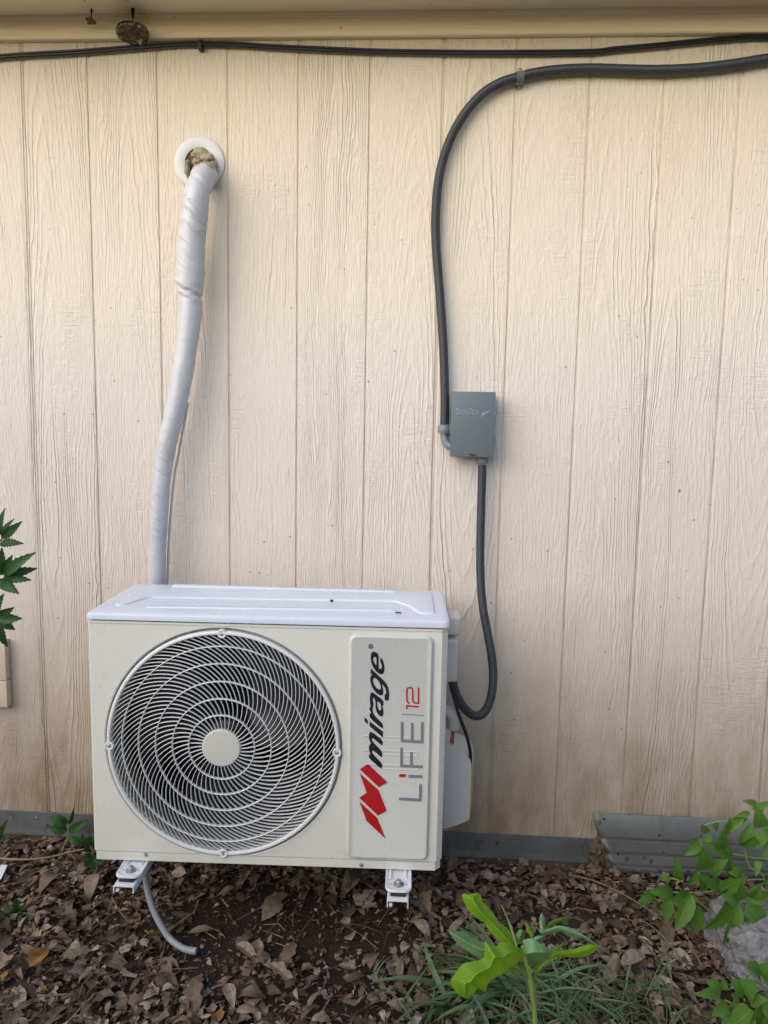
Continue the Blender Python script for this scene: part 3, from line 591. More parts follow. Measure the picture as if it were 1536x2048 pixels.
def flange_and_lineset():
    c = aty(398.5, 326, -0.004); rr = 0.0645
    t = thing('wall_flange', 'round white wall flange where the wrapped pipe enters the siding', 'wall flange', (c.x, -0.002, c.z))
    L = t.location; m = MB()
    m.lathe([(0.036, 0.0), (0.036, 0.0055), (0.038, 0.0066), (0.056, 0.0060), (rr-0.002, 0.0050), (rr, 0.0035), (rr, 0.0)], 64, (c.x, -0.001, c.z), (0, -1, 0), caps=False)
    m.build('ring', 'flange', t, L, smooth=35)
    m = MB(); m.lathe([(0.0345, 0), (0.0345, 0.001)], 40, (c.x, -0.0015, c.z), (0, -1, 0)); m.build('hole', 'mud', t, L)
    # putty lumps packed round the pipe
    def lump(cx, cz, rx, rz, ry, seed, y):
        bm = bmesh.new(); bmesh.ops.create_icosphere(bm, subdivisions=4, radius=1)
        for v in bm.verts:
            k = 1+0.28*mnoise.noise(v.co*1.6+Vector((seed, 0, 0)))+0.14*mnoise.noise(v.co*4.2+Vector((0, seed, 0)))+0.06*mnoise.noise(v.co*11)
            v.co = Vector((cx+v.co.x*rx*k, y+v.co.y*ry*k, cz+v.co.z*rz*k))
        return bm
    m = MB()
    for px, py, a, b_, s, y in ((400, 307, 0.021, 0.014, 2, -0.028), (415, 316, 0.017, 0.012, 5, -0.030), (427, 330, 0.010, 0.009, 9, -0.026), (394, 324, 0.013, 0.008, 3, -0.034), (375, 338, 0.0062, 0.020, 7, -0.016), (410, 330, 0.016, 0.007, 11, -0.036)):
        p = aty(px, py, y); m.bm(lump(p.x, p.z, a, b_, 0.013, s, y))
    m.build('putty', 'putty', t, L, smooth=80)
    # wrapped line set
    P = [(418, 352, -0.006, 36), (414, 351, -0.030, 44), (406, 355, -0.054, 48), (398.5, 372, -0.070, 50), (392.5, 395, -0.080, 51), (388, 440, -0.078, 53), (382, 490, -0.074, 56), (380.5, 540, -0.070, 57), (380, 572, -0.067, 54), (381, 590, -0.066, 47), (381, 612, -0.066, 45), (379, 645, -0.066, 44), (373.5, 690, -0.066, 43), (367, 735, -0.067, 42), (357, 790, -0.069, 41), (346, 840, -0.070, 39), (336, 880, -0.070, 37), (329, 920, -0.070, 36), (323.5, 965, -0.070, 35), (320, 1005, -0.070, 35), (317, 1050, -0.070, 35), (314.5, 1100, -0.070, 34.5), (313.5, 1180, -0.070, 34), (313, 1300, -0.068, 34), (325, 1420, -0.066, 34)]
    pts = spline([aty(a, b_, y) for a, b_, y, w_ in P], 10); ws = spline([Vector((w_, 0, 0)) for *_, w_ in P], 10)
    rs = []
    for i, (p, w_) in enumerate(zip(pts, ws)):
        dep = (p-CAMP).dot(fw); rs.append(w_.x/2*dep/F*(1+0.030*mnoise.noise(Vector((0, 3.1, p.z*23)))+0.02*mnoise.noise(Vector((4, 3.1, p.z*61)))))
    t2 = thing('pipe_lineset', 'grey white tape wrapped refrigerant pipe running from the wall flange down behind the air conditioner', 'pipe', (pts[-1].x, -0.07, pts[-1].z))
    m = MB(); n = 28; vs = []; at = []; U = Vector((1, 0, 0)); ln = 0
    for i, p in enumerate(pts):
        T = (pts[min(i+1, len(pts)-1)]-pts[max(i-1, 0)]).normalized(); U = (U-T*U.dot(T)).normalized(); V = T.cross(U)
        for k in range(n):
            a = 2*math.pi*k/n; d = U*math.cos(a)+V*math.sin(a); q = p*1.0
            cr = 0.0
            for zc, am in ((aty(380, 583, -0.07).z, 0.0045), (aty(380, 600, -0.07).z, 0.0022), (aty(400, 372, -0.07).z, 0.0020), (aty(392, 430, -0.07).z, 0.0012), (aty(316, 1090, -0.07).z, 0.0014)):
                dd = (p.z+0.55*(d.x)*rs[i]*0.9-zc+0.002*mnoise.noise(d*2)); cr += -am*math.exp(-(dd/0.004)**2)+am*0.5*math.exp(-((dd-0.009)/0.005)**2)
            rr_ = rs[i]*(1+0.035*mnoise.noise(Vector((d.x*1.2, d.y*1.2, p.z*14))))+cr+0.0005*mnoise.noise(Vector((d.x*4, d.y*4, p.z*95+d.x*30)))
            vs.append(p+d*rr_); at.append((i/len(pts), 0, 0.5))
    N = len(pts); m.add(vs, [[i*n+k, i*n+(k+1) % n, (i+1)*n+(k+1) % n, (i+1)*n+k] for i in range(N-1) for k in range(n)]+[list(range(n))[::-1], [(N-1)*n+k for k in range(n)]], at)
    m.build('wrapped_tube', 'wrap', t2, t2.location, smooth=75)
    # loose tape flap at the elbow and the thin cable tucked beside the pipe
    m = MB(); a = aty(398, 333, -0.10); 
    m.leaf(aty(383, 344, -0.060), aty(406, 328, -0.062), 0.008, (0, -1, 0.4), 'lance', 8, 0, 0.3, 0.22)
    m.leaf(aty(408, 327, -0.060), aty(434, 338, -0.045), 0.012, (0.4, -1, 0.5), 'lance', 8, 0, 0.5, 0.15)
    m.build('tape_flap', 'putty', t2, t2.location)
    m = MB(); m.tube(spline(pxs([(376, 805, -0.05), (371, 835, -0.045), (364, 870, -0.04), (357, 910, -0.038), (349, 950, -0.038), (343, 1010, -0.04), (338, 1080, -0.045), (334, 1190, -0.05)], 0), 6), 0.0035, 8)
    m.build('control_cable', 'flange', t2, t2.location)
flange_and_lineset()

def nest(px, py, sx, name_label, radius, tilt, n_rings, cell):
    p = aty(px, py, -0.045)
    top = Vector((p.x, -0.040, ZS))
    t = thing('wasp_nest', name_label, 'wasp nest', top); L = t.location
    A = Vector((0.06, -0.20-tilt, -0.97)).normalized()             # mouth faces down and outwards
    U = Vector((1, 0, 0)); U = (U-A*U.dot(A)).normalized(); V = A.cross(U); c = p
    m = MB(); r0 = cell
    for i in range(-n_rings, n_rings+1):
        for j in range(-n_rings, n_rings+1):
            u = r0*1.732*(i+j/2); v = r0*1.5*j; q = math.hypot(u*1.0, v*1.18)
            if q > radius*(1+0.07*mnoise.noise(Vector((u*90, v*90, px)))): continue
            dome = 0.012*(1-(q/radius)**2)*(radius/0.04)
            ln = (0.010+0.006*(1-q/radius))*(radius/0.04)**0.5*rnd.uniform(0.8, 1.15); o = c+U*u+V*v-A*dome*0.55
            a0 = [o+(U*math.cos(R(60*k+30))+V*math.sin(R(60*k+30)))*r0*0.99 for k in range(6)]
            jit = [A*(ln+rnd.uniform(-0.0009, 0.0009)) for k in range(6)]
            inn = [o+(U*math.cos(R(60*k+30))+V*math.sin(R(60*k+30)))*r0*0.78 for k in range(6)]
            vs = [x-A*0.002 for x in a0]+[x+jit[k] for k, x in enumerate(a0)]+[x+jit[k] for k, x in enumerate(inn)]+[x+A*0.001 for x in inn]
            fs = [list(range(6))]+[[k, (k+1) % 6, 6+(k+1) % 6, 6+k] for k in range(6)]+[[6+k, 6+(k+1) % 6, 12+(k+1) % 6, 12+k] for k in range(6)]+[[12+k, 12+(k+1) % 6, 18+(k+1) % 6, 18+k] for k in range(6)]
            fs.append([18+k for k in range(6)][::-1] if rnd.random() < 0.80 else [12+k for k in range(6)][::-1])
            m.add(vs, fs)
    if radius > 0.03:
        # papery skirt on the back of the comb and a torn flap hanging below
        m.lathe([(radius*1.03, 0.004), (radius*1.04, -0.001), (radius*0.85, -0.006), (radius*0.5, -0.011), (0.004, -0.0135)], 30, c, A, caps=False)
        q = c+U*0.016+V*0.0 ; q = aty(px+14, py+17, -0.052)
        m.leaf(q, q+Vector((0.004, -0.002, -0.014)), 0.010, (0, -1, 0), 'lance', 5, 0, 0.5, 0.2)
    m.build('comb', 'nest', t, L, smooth=0)
    m = MB(); b0 = c-A*0.010*(radius/0.04); m.tube([b0, lerpv(b0, top, 0.5), top], [0.0028, 0.0022, 0.005] if radius > 0.03 else [0.0018, 0.0012, 0.003], 8); m.build('stalk', 'dark', t, L)
nest(265, 63, 1, 'large grey brown paper wasp nest hanging from the eave by a short stalk', 0.0375, 0.06, 12, 0.0037)
nest(182, 41, 1, 'tiny brown wasp nest hanging from the eave left of the larger one', 0.0095, 0.5, 4, 0.0030)

# ================================================================= AIR CONDITIONER
HU = UZT-UZB
ac = thing('air_conditioner', 'white outdoor air conditioner unit with round fan guard on wall brackets', 'air conditioner', UO, UROT)
FC = atu(447, 1485); FR = 0.5*((atu(680, 1485)-atu(215, 1485)).x)
FC = Vector(((atu(680.5, 1485).x+atu(214.5, 1485).x)/2, 0, (atu(447, 1257).z+atu(447, 1712.5).z)/2)); FR = min((atu(680.5, 1485)-atu(214.5, 1485)).x/2, (atu(447, 1257)-atu(447, 1712.5)).z/2)
CH = 0.013                                                          # chamfer of the front corners
def casing():
    m = MB(); zlo, zhi = 0.020, HU
    # front face with the round opening
    N = 144; RH = FR+0.0048; outer = []; inner = []
    x0, x1 = 0.004, UW-CH
    cor = [(x0, zlo), (x1, zlo), (x1, zhi-0.005), (x0, zhi-0.005)]
    angs = sorted([2*math.pi*k/N for k in range(N)]+[math.atan2(c[1]-FC.z, c[0]-FC.x) % (2*math.pi) for c in cor])
    for a in angs:
        c, s_ = math.cos(a), math.sin(a); ts = []
        if c > 1e-9: ts.append((x1-FC.x)/c)
        if c < -1e-9: ts.append((x0-FC.x)/c)
        if s_ > 1e-9: ts.append((zhi-0.005-FC.z)/s_)
        if s_ < -1e-9: ts.append((zlo-FC.z)/s_)
        k = min(q for q in ts if q > 0); outer.append((FC.x+c*k, 0, FC.z+s_*k))
    n = len(angs)
    def ringv(r, y): return [(FC.x+math.cos(a)*r, y, FC.z+math.sin(a)*r) for a in angs]
    loops = [outer, ringv(RH+0.002, 0), ringv(RH, 0.0015), ringv(RH, 0.014), ringv(RH-0.012, 0.015)]
    m.add([p for l in loops for p in l], [[j*n+k, j*n+(k+1) % n, (j+1)*n+(k+1) % n, (j+1)*n+k] for j in range(len(loops)-1) for k in range(n)])
    # rolled top edge of the front sheet, chamfered corners, sides and back
    prof = [(x0, 0.0), (0.0, 0.004), (0.0, UD), (UW, UD), (UW, CH), (UW-0.0008, CH-0.001), (x1+0.001, 0.0008), (x1, 0.0)]
    k = len(prof); m.add([(x, y, z) for z in (zlo, zhi-0.005) for x, y in prof], [[i, i+1, k+i+1, k+i] for i in range(k-1)])
    rim = [(0.0, 0.0), (0.0012, -0.0022), (0.0045, -0.0022), (0.0055, 0.002)]
    pr = [(-0.001, 0.004), (0.003, 0.0), (UW-CH, 0.0), (UW+0.001, CH+0.001), (UW+0.001, UD*0.9)]
    vs = []
    for (x, y) in pr:
        for (h, d) in rim: vs.append((x+(d*-0.7 if x > UW-CH+0.002 else 0), y+(d if x <= UW-CH+0.002 else d*0.7), zhi-0.0055+h))
    r = len(rim); m.add(vs, [[i*r+j, (i+1)*r+j, (i+1)*r+j+1, i*r+j+1] for i in range(len(pr)-1) for j in range(r-1)])
    m.build('casing', 'casing', ac, smooth=25)
    # base pan with its folded lip
    m = MB(); prof = [(0.006, -0.0015), (UW-CH-0.002, -0.0015), (UW-0.003, CH-0.001), (UW-0.003, UD-0.004), (0.006, UD-0.004)]
    k = len(prof); m.add([(x, y, z) for z in (0.0, 0.0185) for x, y in prof], [[i, (i+1) % k, k+(i+1) % k, k+i] for i in range(k)]+[list(range(k))[::-1], [k+i for i in range(k)]]); m.build('base_pan', 'casing', ac, smooth=25)
    for px, py in ((292, 1709), (723, 1730)):
        p = atu(px, py, -0.001); screw_mb((p.x, -0.0012, p.z), (0, -1, 0), 0.0032, 0.002).build('screw', 'screw', ac)
casing()
def top_cover():
    o = 0.003; z0 = HU+0.0025; h = 0.0165
    def outline(d, n=5):                                            # plan outline, chamfer-rounded corners, inset d
        x0, x1, y0, y1 = -o+d, UW+o-d, -o-0.001+d, UD+o-d; out = []
        for cx, cy, a0, r in ((x0, y0, 180, 0.012), (x1, y0, 270, 0.014), (x1, y1, 0, 0.02), (x0, y1, 90, 0.02)):
            sx = 1 if cx == x0 else -1; sy = 1 if cy == y0 else -1
            for k in range(n+1):
                a = R(a0+90*k/n); out.append((cx+sx*r+math.cos(a)*r, cy+sy*r+math.sin(a)*r))
        return out
    lv = [(0.0015, 0.0), (0, 0.001), (0, h-0.007), (0.0015, h-0.003), (0.006, h-0.0005), (0.011, h)]
    m = MB(); vs = []; 
    for d, z in lv: vs += [(x, y, z0+z) for x, y in outline(d)]
    n = len(outline(0)); fs = [[j*n+k, j*n+(k+1) % n, (j+1)*n+(k+1) % n, (j+1)*n+k] for j in range(len(lv)-1) for k in range(n)]
    fs += [[(len(lv)-1)*n+k for k in range(n)], list(range(n))[::-1]]; m.add(vs, fs); m.build('top_cover', 'cover', ac, smooth=28)
    zt = z0+h
    def raised(poly, hh, name):                                     # pressed panel with sloping edge
        m = MB(); c = Vector((sum(p[0] for p in poly)/len(poly), sum(p[1] for p in poly)/len(poly)))
        P = [Vector(p) for p in poly]; n = len(P); A = sum(P[i].x*P[(i+1) % n].y-P[(i+1) % n].x*P[i].y for i in range(n))
        def ins(d):
            out = []
            for i in range(n):
                a, b_, c_ = P[i-1], P[i], P[(i+1) % n]; e1 = (b_-a).normalized(); e2 = (c_-b_).normalized()
                n1 = Vector((-e1.y, e1.x)); n2 = Vector((-e2.y, e2.x)); q = (n1+n2); q = q/max(0.35, q.length_squared/2) if q.length > 1e-6 else n1
                out.append(b_+q*d*(1 if A > 0 else -1))
            return out
        lv = [(0, -0.0004), (0.0015, hh*0.45), (0.0032, hh*0.92), (0.0045, hh)]
        m.add([(p.x, p.y, zt+z) for d, z in lv for p in ins(d)], [[j*n+k, j*n+(k+1) % n, (j+1)*n+(k+1) % n, (j+1)*n+k] for j in range(len(lv)-1) for k in range(n)]+[[(len(lv)-1)*n+k for k in range(n)]])
        bm = bmesh.new(); 
        return m.build(name, 'cover', ac, smooth=60)
    def q(px, py):
        d = ray(px, py); p = CAMP+d*((UZB+zt-CAMP.z)/d.z)-UO; return (p.dot(UA), p.dot(UN))
    def rounded(pts, r=0.008):
        out = []; n = len(pts)
        for i in range(n):
            a, b_, c_ = (Vector(pts[(i+k) % n]) for k in (-1, 0, 1)); l = min(r, (a-b_).length*0.45, (c_-b_).length*0.45)
            s_ = b_+(a-b_).normalized()*l; e = b_+(c_-b_).normalized()*l
            for k in range(4):
                t = k/3; out.append(tuple((s_*(1-t)**2+b_*2*t*(1-t)+e*t*t)))
        return out
    xr = q(867, 1200)[0]; yb = UD-0.022
    pl = [(0.034, 0.058), (0.060, 0.058), (0.088, 0.137), q(790, 1204), q(818, 1214), q(838, 1228), (xr, q(838, 1228)[1]), (xr, yb), (0.034, yb)]
    raised(rounded(pl, 0.012), 0.0035, 'pressed_panel')
    a, b_ = q(292, 1213.5), q(790, 1221)
    raised(rounded([(a[0], a[1]-0.008), (b_[0], b_[1]-0.010), (b_[0]+0.006, b_[1]), (b_[0], b_[1]+0.009), (a[0]+0.004, a[1]+0.008)], 0.005), 0.0032, 'pressed_rib')
    a, b_ = q(345, 1174), q(795, 1186); sv = zt; zt2 = zt+0.0035
    m = MB(); 
    def raised2(poly): 
        nonlocal zt
        z_ = zt; zt = zt2; o_ = raised(poly, 0.0032, 'pressed_rib'); zt = z_; return o_
    raised2(rounded([(a[0], a[1]-0.012), (b_[0]-0.01, b_[1]-0.012), (b_[0]+0.008, b_[1]+0.004), (b_[0]-0.01, b_[1]+0.012), (a[0], a[1]+0.012)], 0.006))
    return zt
ZCOV = top_cover()
def guard():
    dome = lambda r: -(0.003+0.015*(1-(r/FR)**2))
    g = MB()                                                        # ribs and rings are one moulding
    HB = 0.0315*FR/0.2005
    HB = FR*36.5/230; rings = [FR*q/230 for q in (36.5, 64.5, 97, 131, 165.5, 199, 223)]
    counts = [40, 54, 70, 84, 95, 104]
    tw = [0]; 
    def ang(r):                                                    # swirl of the ribs: turns more and more towards the rim
        t = max(0.0, (r-HB)/(FR-HB)); return 0.10*t+1.05*t**1.35
    for b in range(6):
        r0, r1 = rings[b], rings[b+1]; n = counts[b]; ph = rnd.random()
        for k in range(n):
            a0 = 2*math.pi*(k+ph)/n; S = 6; vs = []
            for i in range(S+1):
                r = r0+(r1-r0)*i/S; a = a0+ang(r); c, s_ = math.cos(a), math.sin(a)
                da = (ang(r+1e-4)-ang(r-1e-4))/2e-4; T = Vector((c-r*da*s_, s_+r*da*c)).normalized(); Nn = Vector((-T.y, T.x))
                p = Vector((FC.x+c*r, FC.z+s_*r)); y = dome(r); hw = 0.00066
                back = y+0.0055
                for sgn, yy, ww in ((1, y+0.0006, hw), (1, back, hw*0.7), (-1, back, hw*0.7), (-1, y+0.0006, hw), (0, y, 0)):
                    q = p+Nn*(sgn*ww); vs.append((q.x, yy, q.y))
            g.add(vs, [[i*5+j, i*5+(j+1) % 5, (i+1)*5+(j+1) % 5, (i+1)*5+j] for i in range(S) for j in range(5)])
    for r in rings[1:6]:
        y = dome(r); n = 120; pr = [(-0.0010, 0.0004), (0, -0.0009), (0.0010, 0.0004), (0.0008, 0.008), (-0.0008, 0.008)]
        vs = [(FC.x+math.cos(2*math.pi*k/n)*(r+dr), y+dy, FC.z+math.sin(2*math.pi*k/n)*(r+dr)) for k in range(n) for dr, dy in pr]
        g.add(vs, [[k*5+j, k*5+(j+1) % 5, ((k+1) % n)*5+(j+1) % 5, ((k+1) % n)*5+j] for k in range(n) for j in range(5)])
    go = g.build('fan_guard', 'guard', ac, smooth=35)
    m = MB(); y = dome(HB); C = (FC.x, 0, FC.z)
    m.lathe([(HB*0.9, -y-0.010), (HB+0.001, -y-0.008), (HB+0.001, -y+0.0008), (HB-0.0012, -y+0.0022), (HB*0.6, -y+0.0028), (0.001, -y+0.003)], 56, C, (0, -1, 0)); m.build('hub_cap', 'hub', go, smooth=30)
    m = MB(); m.lathe([(FR*221.5/230, 0.0), (FR*222/230, 0.0050), (FR*223.5/230, 0.0075), (FR*226.5/230, 0.0075), (FR*229/230, 0.0050), (FR*229.6/230, 0.0), (FR*229/230, -0.009), (FR*221.5/230, -0.009)], 128, C, (0, -1, 0), caps=False); m.build('guard_rim', 'guard', go, smooth=40)
    for a in (90, 182, 270, -2):
        c, s_ = math.cos(R(a)), math.sin(R(a)); q = (FC.x+c*FR*0.975, 0, FC.z+s_*FR*0.975)
        m = MB(); m.lathe([(0.0098, -0.002), (0.0098, 0.0070), (0.0088, 0.0078), (0.0060, 0.0074), (0.0052, 0.0062), (0.001, 0.0060)], 24, q, (0, -1, 0)); tb = m.build('screw_tab', 'guard', go, smooth=35)
        screw_mb((q[0], -0.006, q[2]), (0, -1, 0), 0.0030, 0.002).build('screw', 'screw', go)
    # inside: shroud, coil and fan
    m = MB(); m.lathe([(FR*0.995, -0.011), (FR*0.97, -0.020), (FR*0.935, -0.030), (FR*0.935, -0.075)], 96, C, (0, -1, 0), caps=False); m.build('shroud', 'shroud', ac, smooth=40)
    m = MB(); m.lathe([(FR*0.936, -0.0745), (FR*1.02, -0.080), (FR*1.02, -0.156)], 64, C, (0, -1, 0), caps=False); m.build('shade_liner', 'coil', ac, smooth=40)  # dark liner added to stand in for shade inside the casing
    m = MB()
    m.box((0.01, 0.16, 0.03), (UW-0.2, 0.17, HU-0.02)); 
    for k in range(60): z = 0.04+k*0.0085; m.box((0.02, 0.155, z), (UW-0.21, 0.161, z+0.0022))
    m.build('coil', 'coil', ac, smooth=0)
    m = MB(); m.lathe([(0.045, -0.10), (0.045, -0.035), (0.040, -0.030), (0.001, -0.028)], 32, C, (0, -1, 0))
    for k in range(3):
        a0 = R(20+120*k); vs = []; NR, NA = 10, 12
        for i in range(NR+1):
            r = 0.042+(FR*0.905-0.042)*i/NR; sp = R(62)+R(16)*i/NR; sw = R(34)*(i/NR)**1.5
            for j in range(NA+1):
                u = j/NA; a = a0+sw+sp*(u-0.5)*1.15; vs.append((FC.x+math.cos(a)*r, 0.040+0.055*u+0.012*math.sin(u*math.pi), FC.z+math.sin(a)*r))
        m.add(vs, [[i*(NA+1)+j, i*(NA+1)+j+1, (i+1)*(NA+1)+j+1, (i+1)*(NA+1)+j] for i in range(NR) for j in range(NA)])
    m.build('fan', 'fan', ac, smooth=50)
guard()
# --- badge plate with the printed words
YB = -0.0075
def badge():
    x0 = (atu(697, 1490, YB).x+atu(695, 1490, YB).x)/2; x1 = atu(862, 1490, YB).x; z1 = atu(780, 1271, YB).z; z0 = atu(780, 1720, YB).z
    m = MB(); n = 7; lv = [(0, 0.0005), (0.0, YB*0.45), (0.002, YB*0.85), (0.0045, YB-0.0008), (0.0075, YB-0.0008), (0.0095, YB)]; vs = []
    def outline(d, r0=0.017):
        out = []; r = max(0.004, r0-d)
        for cx, cz, a0 in ((x0+d+r, z0+d+r, 180), (x1-d-r, z0+d+r, 270), (x1-d-r, z1-d-r, 0), (x0+d+r, z1-d-r, 90)):
            for k in range(n+1): a = R(a0+90*k/n); out.append((cx+math.cos(a)*r, cz+math.sin(a)*r))
        return out
    for d, y in lv: vs += [(x, y, z) for x, z in outline(d)]
    k = len(outline(0)); m.add(vs, [[j*k+i, j*k+(i+1) % k, (j+1)*k+(i+1) % k, (j+1)*k+i] for j in range(len(lv)-1) for i in range(k)]+[[(len(lv)-1)*k+i for i in range(k)]])
    pl = m.build('badge_plate', 'badge', ac, smooth=32)
    # three pressed slots across the plate
    for py0, py1 in ((1473, 1477), (1501, 1505), (1529, 1534)):
        a, b_ = atu(730, py0+3, YB), atu(832, py1+3, YB); m = MB(); lv = [(0.0065, 0.0001), (0.0056, -0.0004), (0.0046, -0.0006), (0.0036, -0.0004), (0.0028, -0.0001)]; vs = []; N = 10
        for h, y in lv:
            for c, a0 in ((a, 90), (b_, 270)):
                for i in range(N+1): an = R(a0+180*i/N); vs.append((c.x+math.cos(an)*h, YB+y, c.z+math.sin(an)*h))
        k = 2*(N+1); m.add(vs, [[j*k+i, j*k+(i+1) % k, (j+1)*k+(i+1) % k, (j+1)*k+i] for j in range(len(lv)-1) for i in range(k)]+[[(len(lv)-1)*k+i for i in range(k)]])
        m.build('pressed_slot', 'badge', pl, smooth=70)
    YP = YB-0.0007
    def A(sc, ox, oy): return lambda p: (lambda q: (q.x, q.z))(atu(ox+p[0]/sc, oy+p[1]/sc, YP))
    c1, c2 = A(9.6, 700, 1280), A(7.877, 700, 1440)
    cnt = [0]
    def flat(m, poly, holes=None):
        cnt[0] += 1; d = 0.0003+0.00001*(cnt[0] % 17)
        m.prism(poly, holes, lambda u, v, w_: Vector((u, YP-w_+0.0001, v)), d=d)
    def smooth_poly(P, it=2):
        for _ in range(it):
            out = []; n = len(P)
            for i in range(n):
                a, b_ = P[i], P[(i+1) % n]; out += [(a[0]*.8+b_[0]*.2, a[1]*.8+b_[1]*.2), (a[0]*.2+b_[0]*.8, a[1]*.2+b_[1]*.8)]
            P = out
        return P
    def glyph(m, f, poly, holes=(), it=2):
        flat(m, smooth_poly([f(p) for p in poly], it), [smooth_poly([f(p) for p in h], it) for h in holes] or None)
    m = MB()
    for P in ([(152, 775), (285, 692), (590, 985), (455, 1060)], [(150, 835), (450, 1105), (578, 1430), (440, 1505), (145, 1225), (262, 1145)], [(148, 1285), (430, 1545), (562, 1872), (262, 1590)]):
        flat(m, [c2(p) for p in P])
    m.build('emblem', 'red', pl, smooth=0)
    m = MB()
    glyph(m, c2, [(502, 782), (298, 602), (300, 545), (322, 538), (297, 470), (296, 425), (308, 388), (332, 372), (302, 310), (297, 235), (312, 192), (338, 184), (515, 318), (511, 412), (400, 315), (358, 286), (344, 298), (350, 332), (400, 385), (508, 502), (506, 600), (395, 500), (352, 478), (345, 500), (362, 540), (510, 688)], it=1)
    glyph(m, c1, [(375, 1562), (376, 1652), (630, 1872), (633, 1760)], it=0)
    glyph(m, c1, [(278, 1475), (340, 1538), (343, 1620), (281, 1556)], it=0)
    glyph(m, c1, [(633, 1718), (375, 1492), (378, 1408), (412, 1396), (374, 1345), (378, 1290), (405, 1250), (445, 1262), (432, 1330), (440, 1392), (480, 1462), (632, 1612)], it=1)
    glyph(m, c1, [(415, 996), (450, 1015), (642, 1160), (641, 1252), (618, 1262), (640, 1350), (640, 1430), (612, 1472), (560, 1452), (512, 1388), (490, 1300), (492, 1215), (482, 1150), (460, 1110), (436, 1116), (434, 1165), (455, 1225), (440, 1288), (412, 1290), (388, 1240), (380, 1130), (390, 1035)], [[(520, 1180), (562, 1188), (594, 1250), (600, 1328), (580, 1358), (548, 1335), (528, 1270)]], it=1)
    glyph(m, c1, [(400, 543), (445, 590), (640, 770), (702, 842), (742, 935), (752, 1050), (746, 1140), (708, 1168), (662, 1150), (666, 1044), (688, 1038), (698, 1000), (680, 930), (645, 872), (612, 838), (630, 925), (643, 1000), (632, 1050), (590, 1068), (508, 1022), (430, 920), (390, 800), (387, 722), (410, 680), (428, 664), (394, 640)], [[(460, 722), (502, 735), (560, 808), (592, 890), (590, 940), (560, 956), (500, 915), (454, 840), (436, 768)]], it=1)
    glyph(m, c1, [(445, 220), (502, 235), (552, 282), (546, 545), (575, 556), (606, 546), (611, 480), (578, 412), (590, 326), (622, 375), (657, 470), (662, 570), (642, 640), (600, 664), (530, 630), (460, 550), (410, 440), (394, 330), (410, 248)], [[(482, 322), (509, 340), (508, 495), (474, 450), (444, 380), (450, 338)]], it=1)
    ci = [(400+46*math.cos(R(a)), 123+46*math.sin(R(a))) for a in range(0, 360, 15)]; cj = [(400+35*math.cos(R(a)), 123+35*math.sin(R(a))) for a in range(0, 360, 15)]
    flat(m, [c1(p) for p in ci], [[c1(p) for p in cj]])
    for P in ([(378, 146), (422, 146), (422, 137), (378, 137)], [(378, 146), (386, 146), (386, 105), (378, 105)], [(400, 137), (407, 137), (407, 105), (400, 105)], [(378, 112), (407, 112), (407, 104), (378, 104)], [(400, 122), (400, 112), (422, 100), (422, 110)]): flat(m, [c1(p) for p in P])
    m.build('brand_lettering', 'ink', pl, smooth=0)
    m = MB()
    for P in ([(797, 305), (1150, 325), (1152, 370), (797, 348)], [(799, 30), (845, 28), (843, 320), (797, 320)], [(960, 45), (1003, 45), (1001, 328), (958, 328)], [(1118, 35), (1162, 35), (1155, 350), (1112, 345)],
              [(788, 700), (1142, 716), (1142, 760), (788, 742)], [(790, 435), (833, 435), (833, 715), (790, 715)], [(945, 505), (988, 505), (988, 722), (945, 722)],
              [(920, 862), (1140, 870), (1140, 916), (920, 911)], [(772, 1220), (1125, 1238), (1125, 1284), (772, 1264)], [(1090, 1012), (1134, 1012), (1128, 1270), (1084, 1265)]):
        flat(m, [c2(p) for p in P])
    flat(m, [c1(p) for p in ((985, 1418), (1420, 1441), (1420, 1454), (985, 1431))])
    m.build('series_lettering', 'grey', pl, smooth=0)
    m = MB(); flat(m, smooth_poly([c2(p) for p in ((775, 862), (785, 850), (868, 850), (884, 866), (870, 902), (785, 902), (774, 890))], 1))
    m.build('letter_dot', 'red', pl, smooth=0); m = MB()
    def stroke(P, w_):
        P = [Vector(c1(p)) for p in P]; P3 = [Vector((q.x, 0, q.y)) for q in P]; sp = P3
        Lp, Rp = [], []
        for i, p in enumerate(sp):
            T = (sp[min(i+1, len(sp)-1)]-sp[max(i-1, 0)]).normalized(); Nn = Vector((-T.z, 0, T.x)); Lp.append(p+Nn*w_); Rp.append(p-Nn*w_)
        flat(m, [(q.x, q.z) for q in Lp]+[(q.x, q.z) for q in Rp[::-1]])
    hw = 0.5*31/9.6/ (F/1.55)
    two = [(1140, 1215), (1115, 1203), (1098, 1180), (1092, 1150), (1092, 965), (1100, 935), (1120, 918), (1150, 912), (1178, 918), (1198, 940), (1204, 975), (1205, 1150), (1212, 1185), (1235, 1206), (1270, 1211), (1326, 1213)]
    stroke(two, hw); stroke([(1312, 1228), (1314, 915)], hw); m.build('model_numeral', 'red', pl, smooth=0); m = MB(); stroke([(1076, 1262), (1322, 1282)], hw); stroke([(1086, 1262), (1092, 1322)], hw)
    m.build('model_numeral', 'red', pl, smooth=0)
badge()
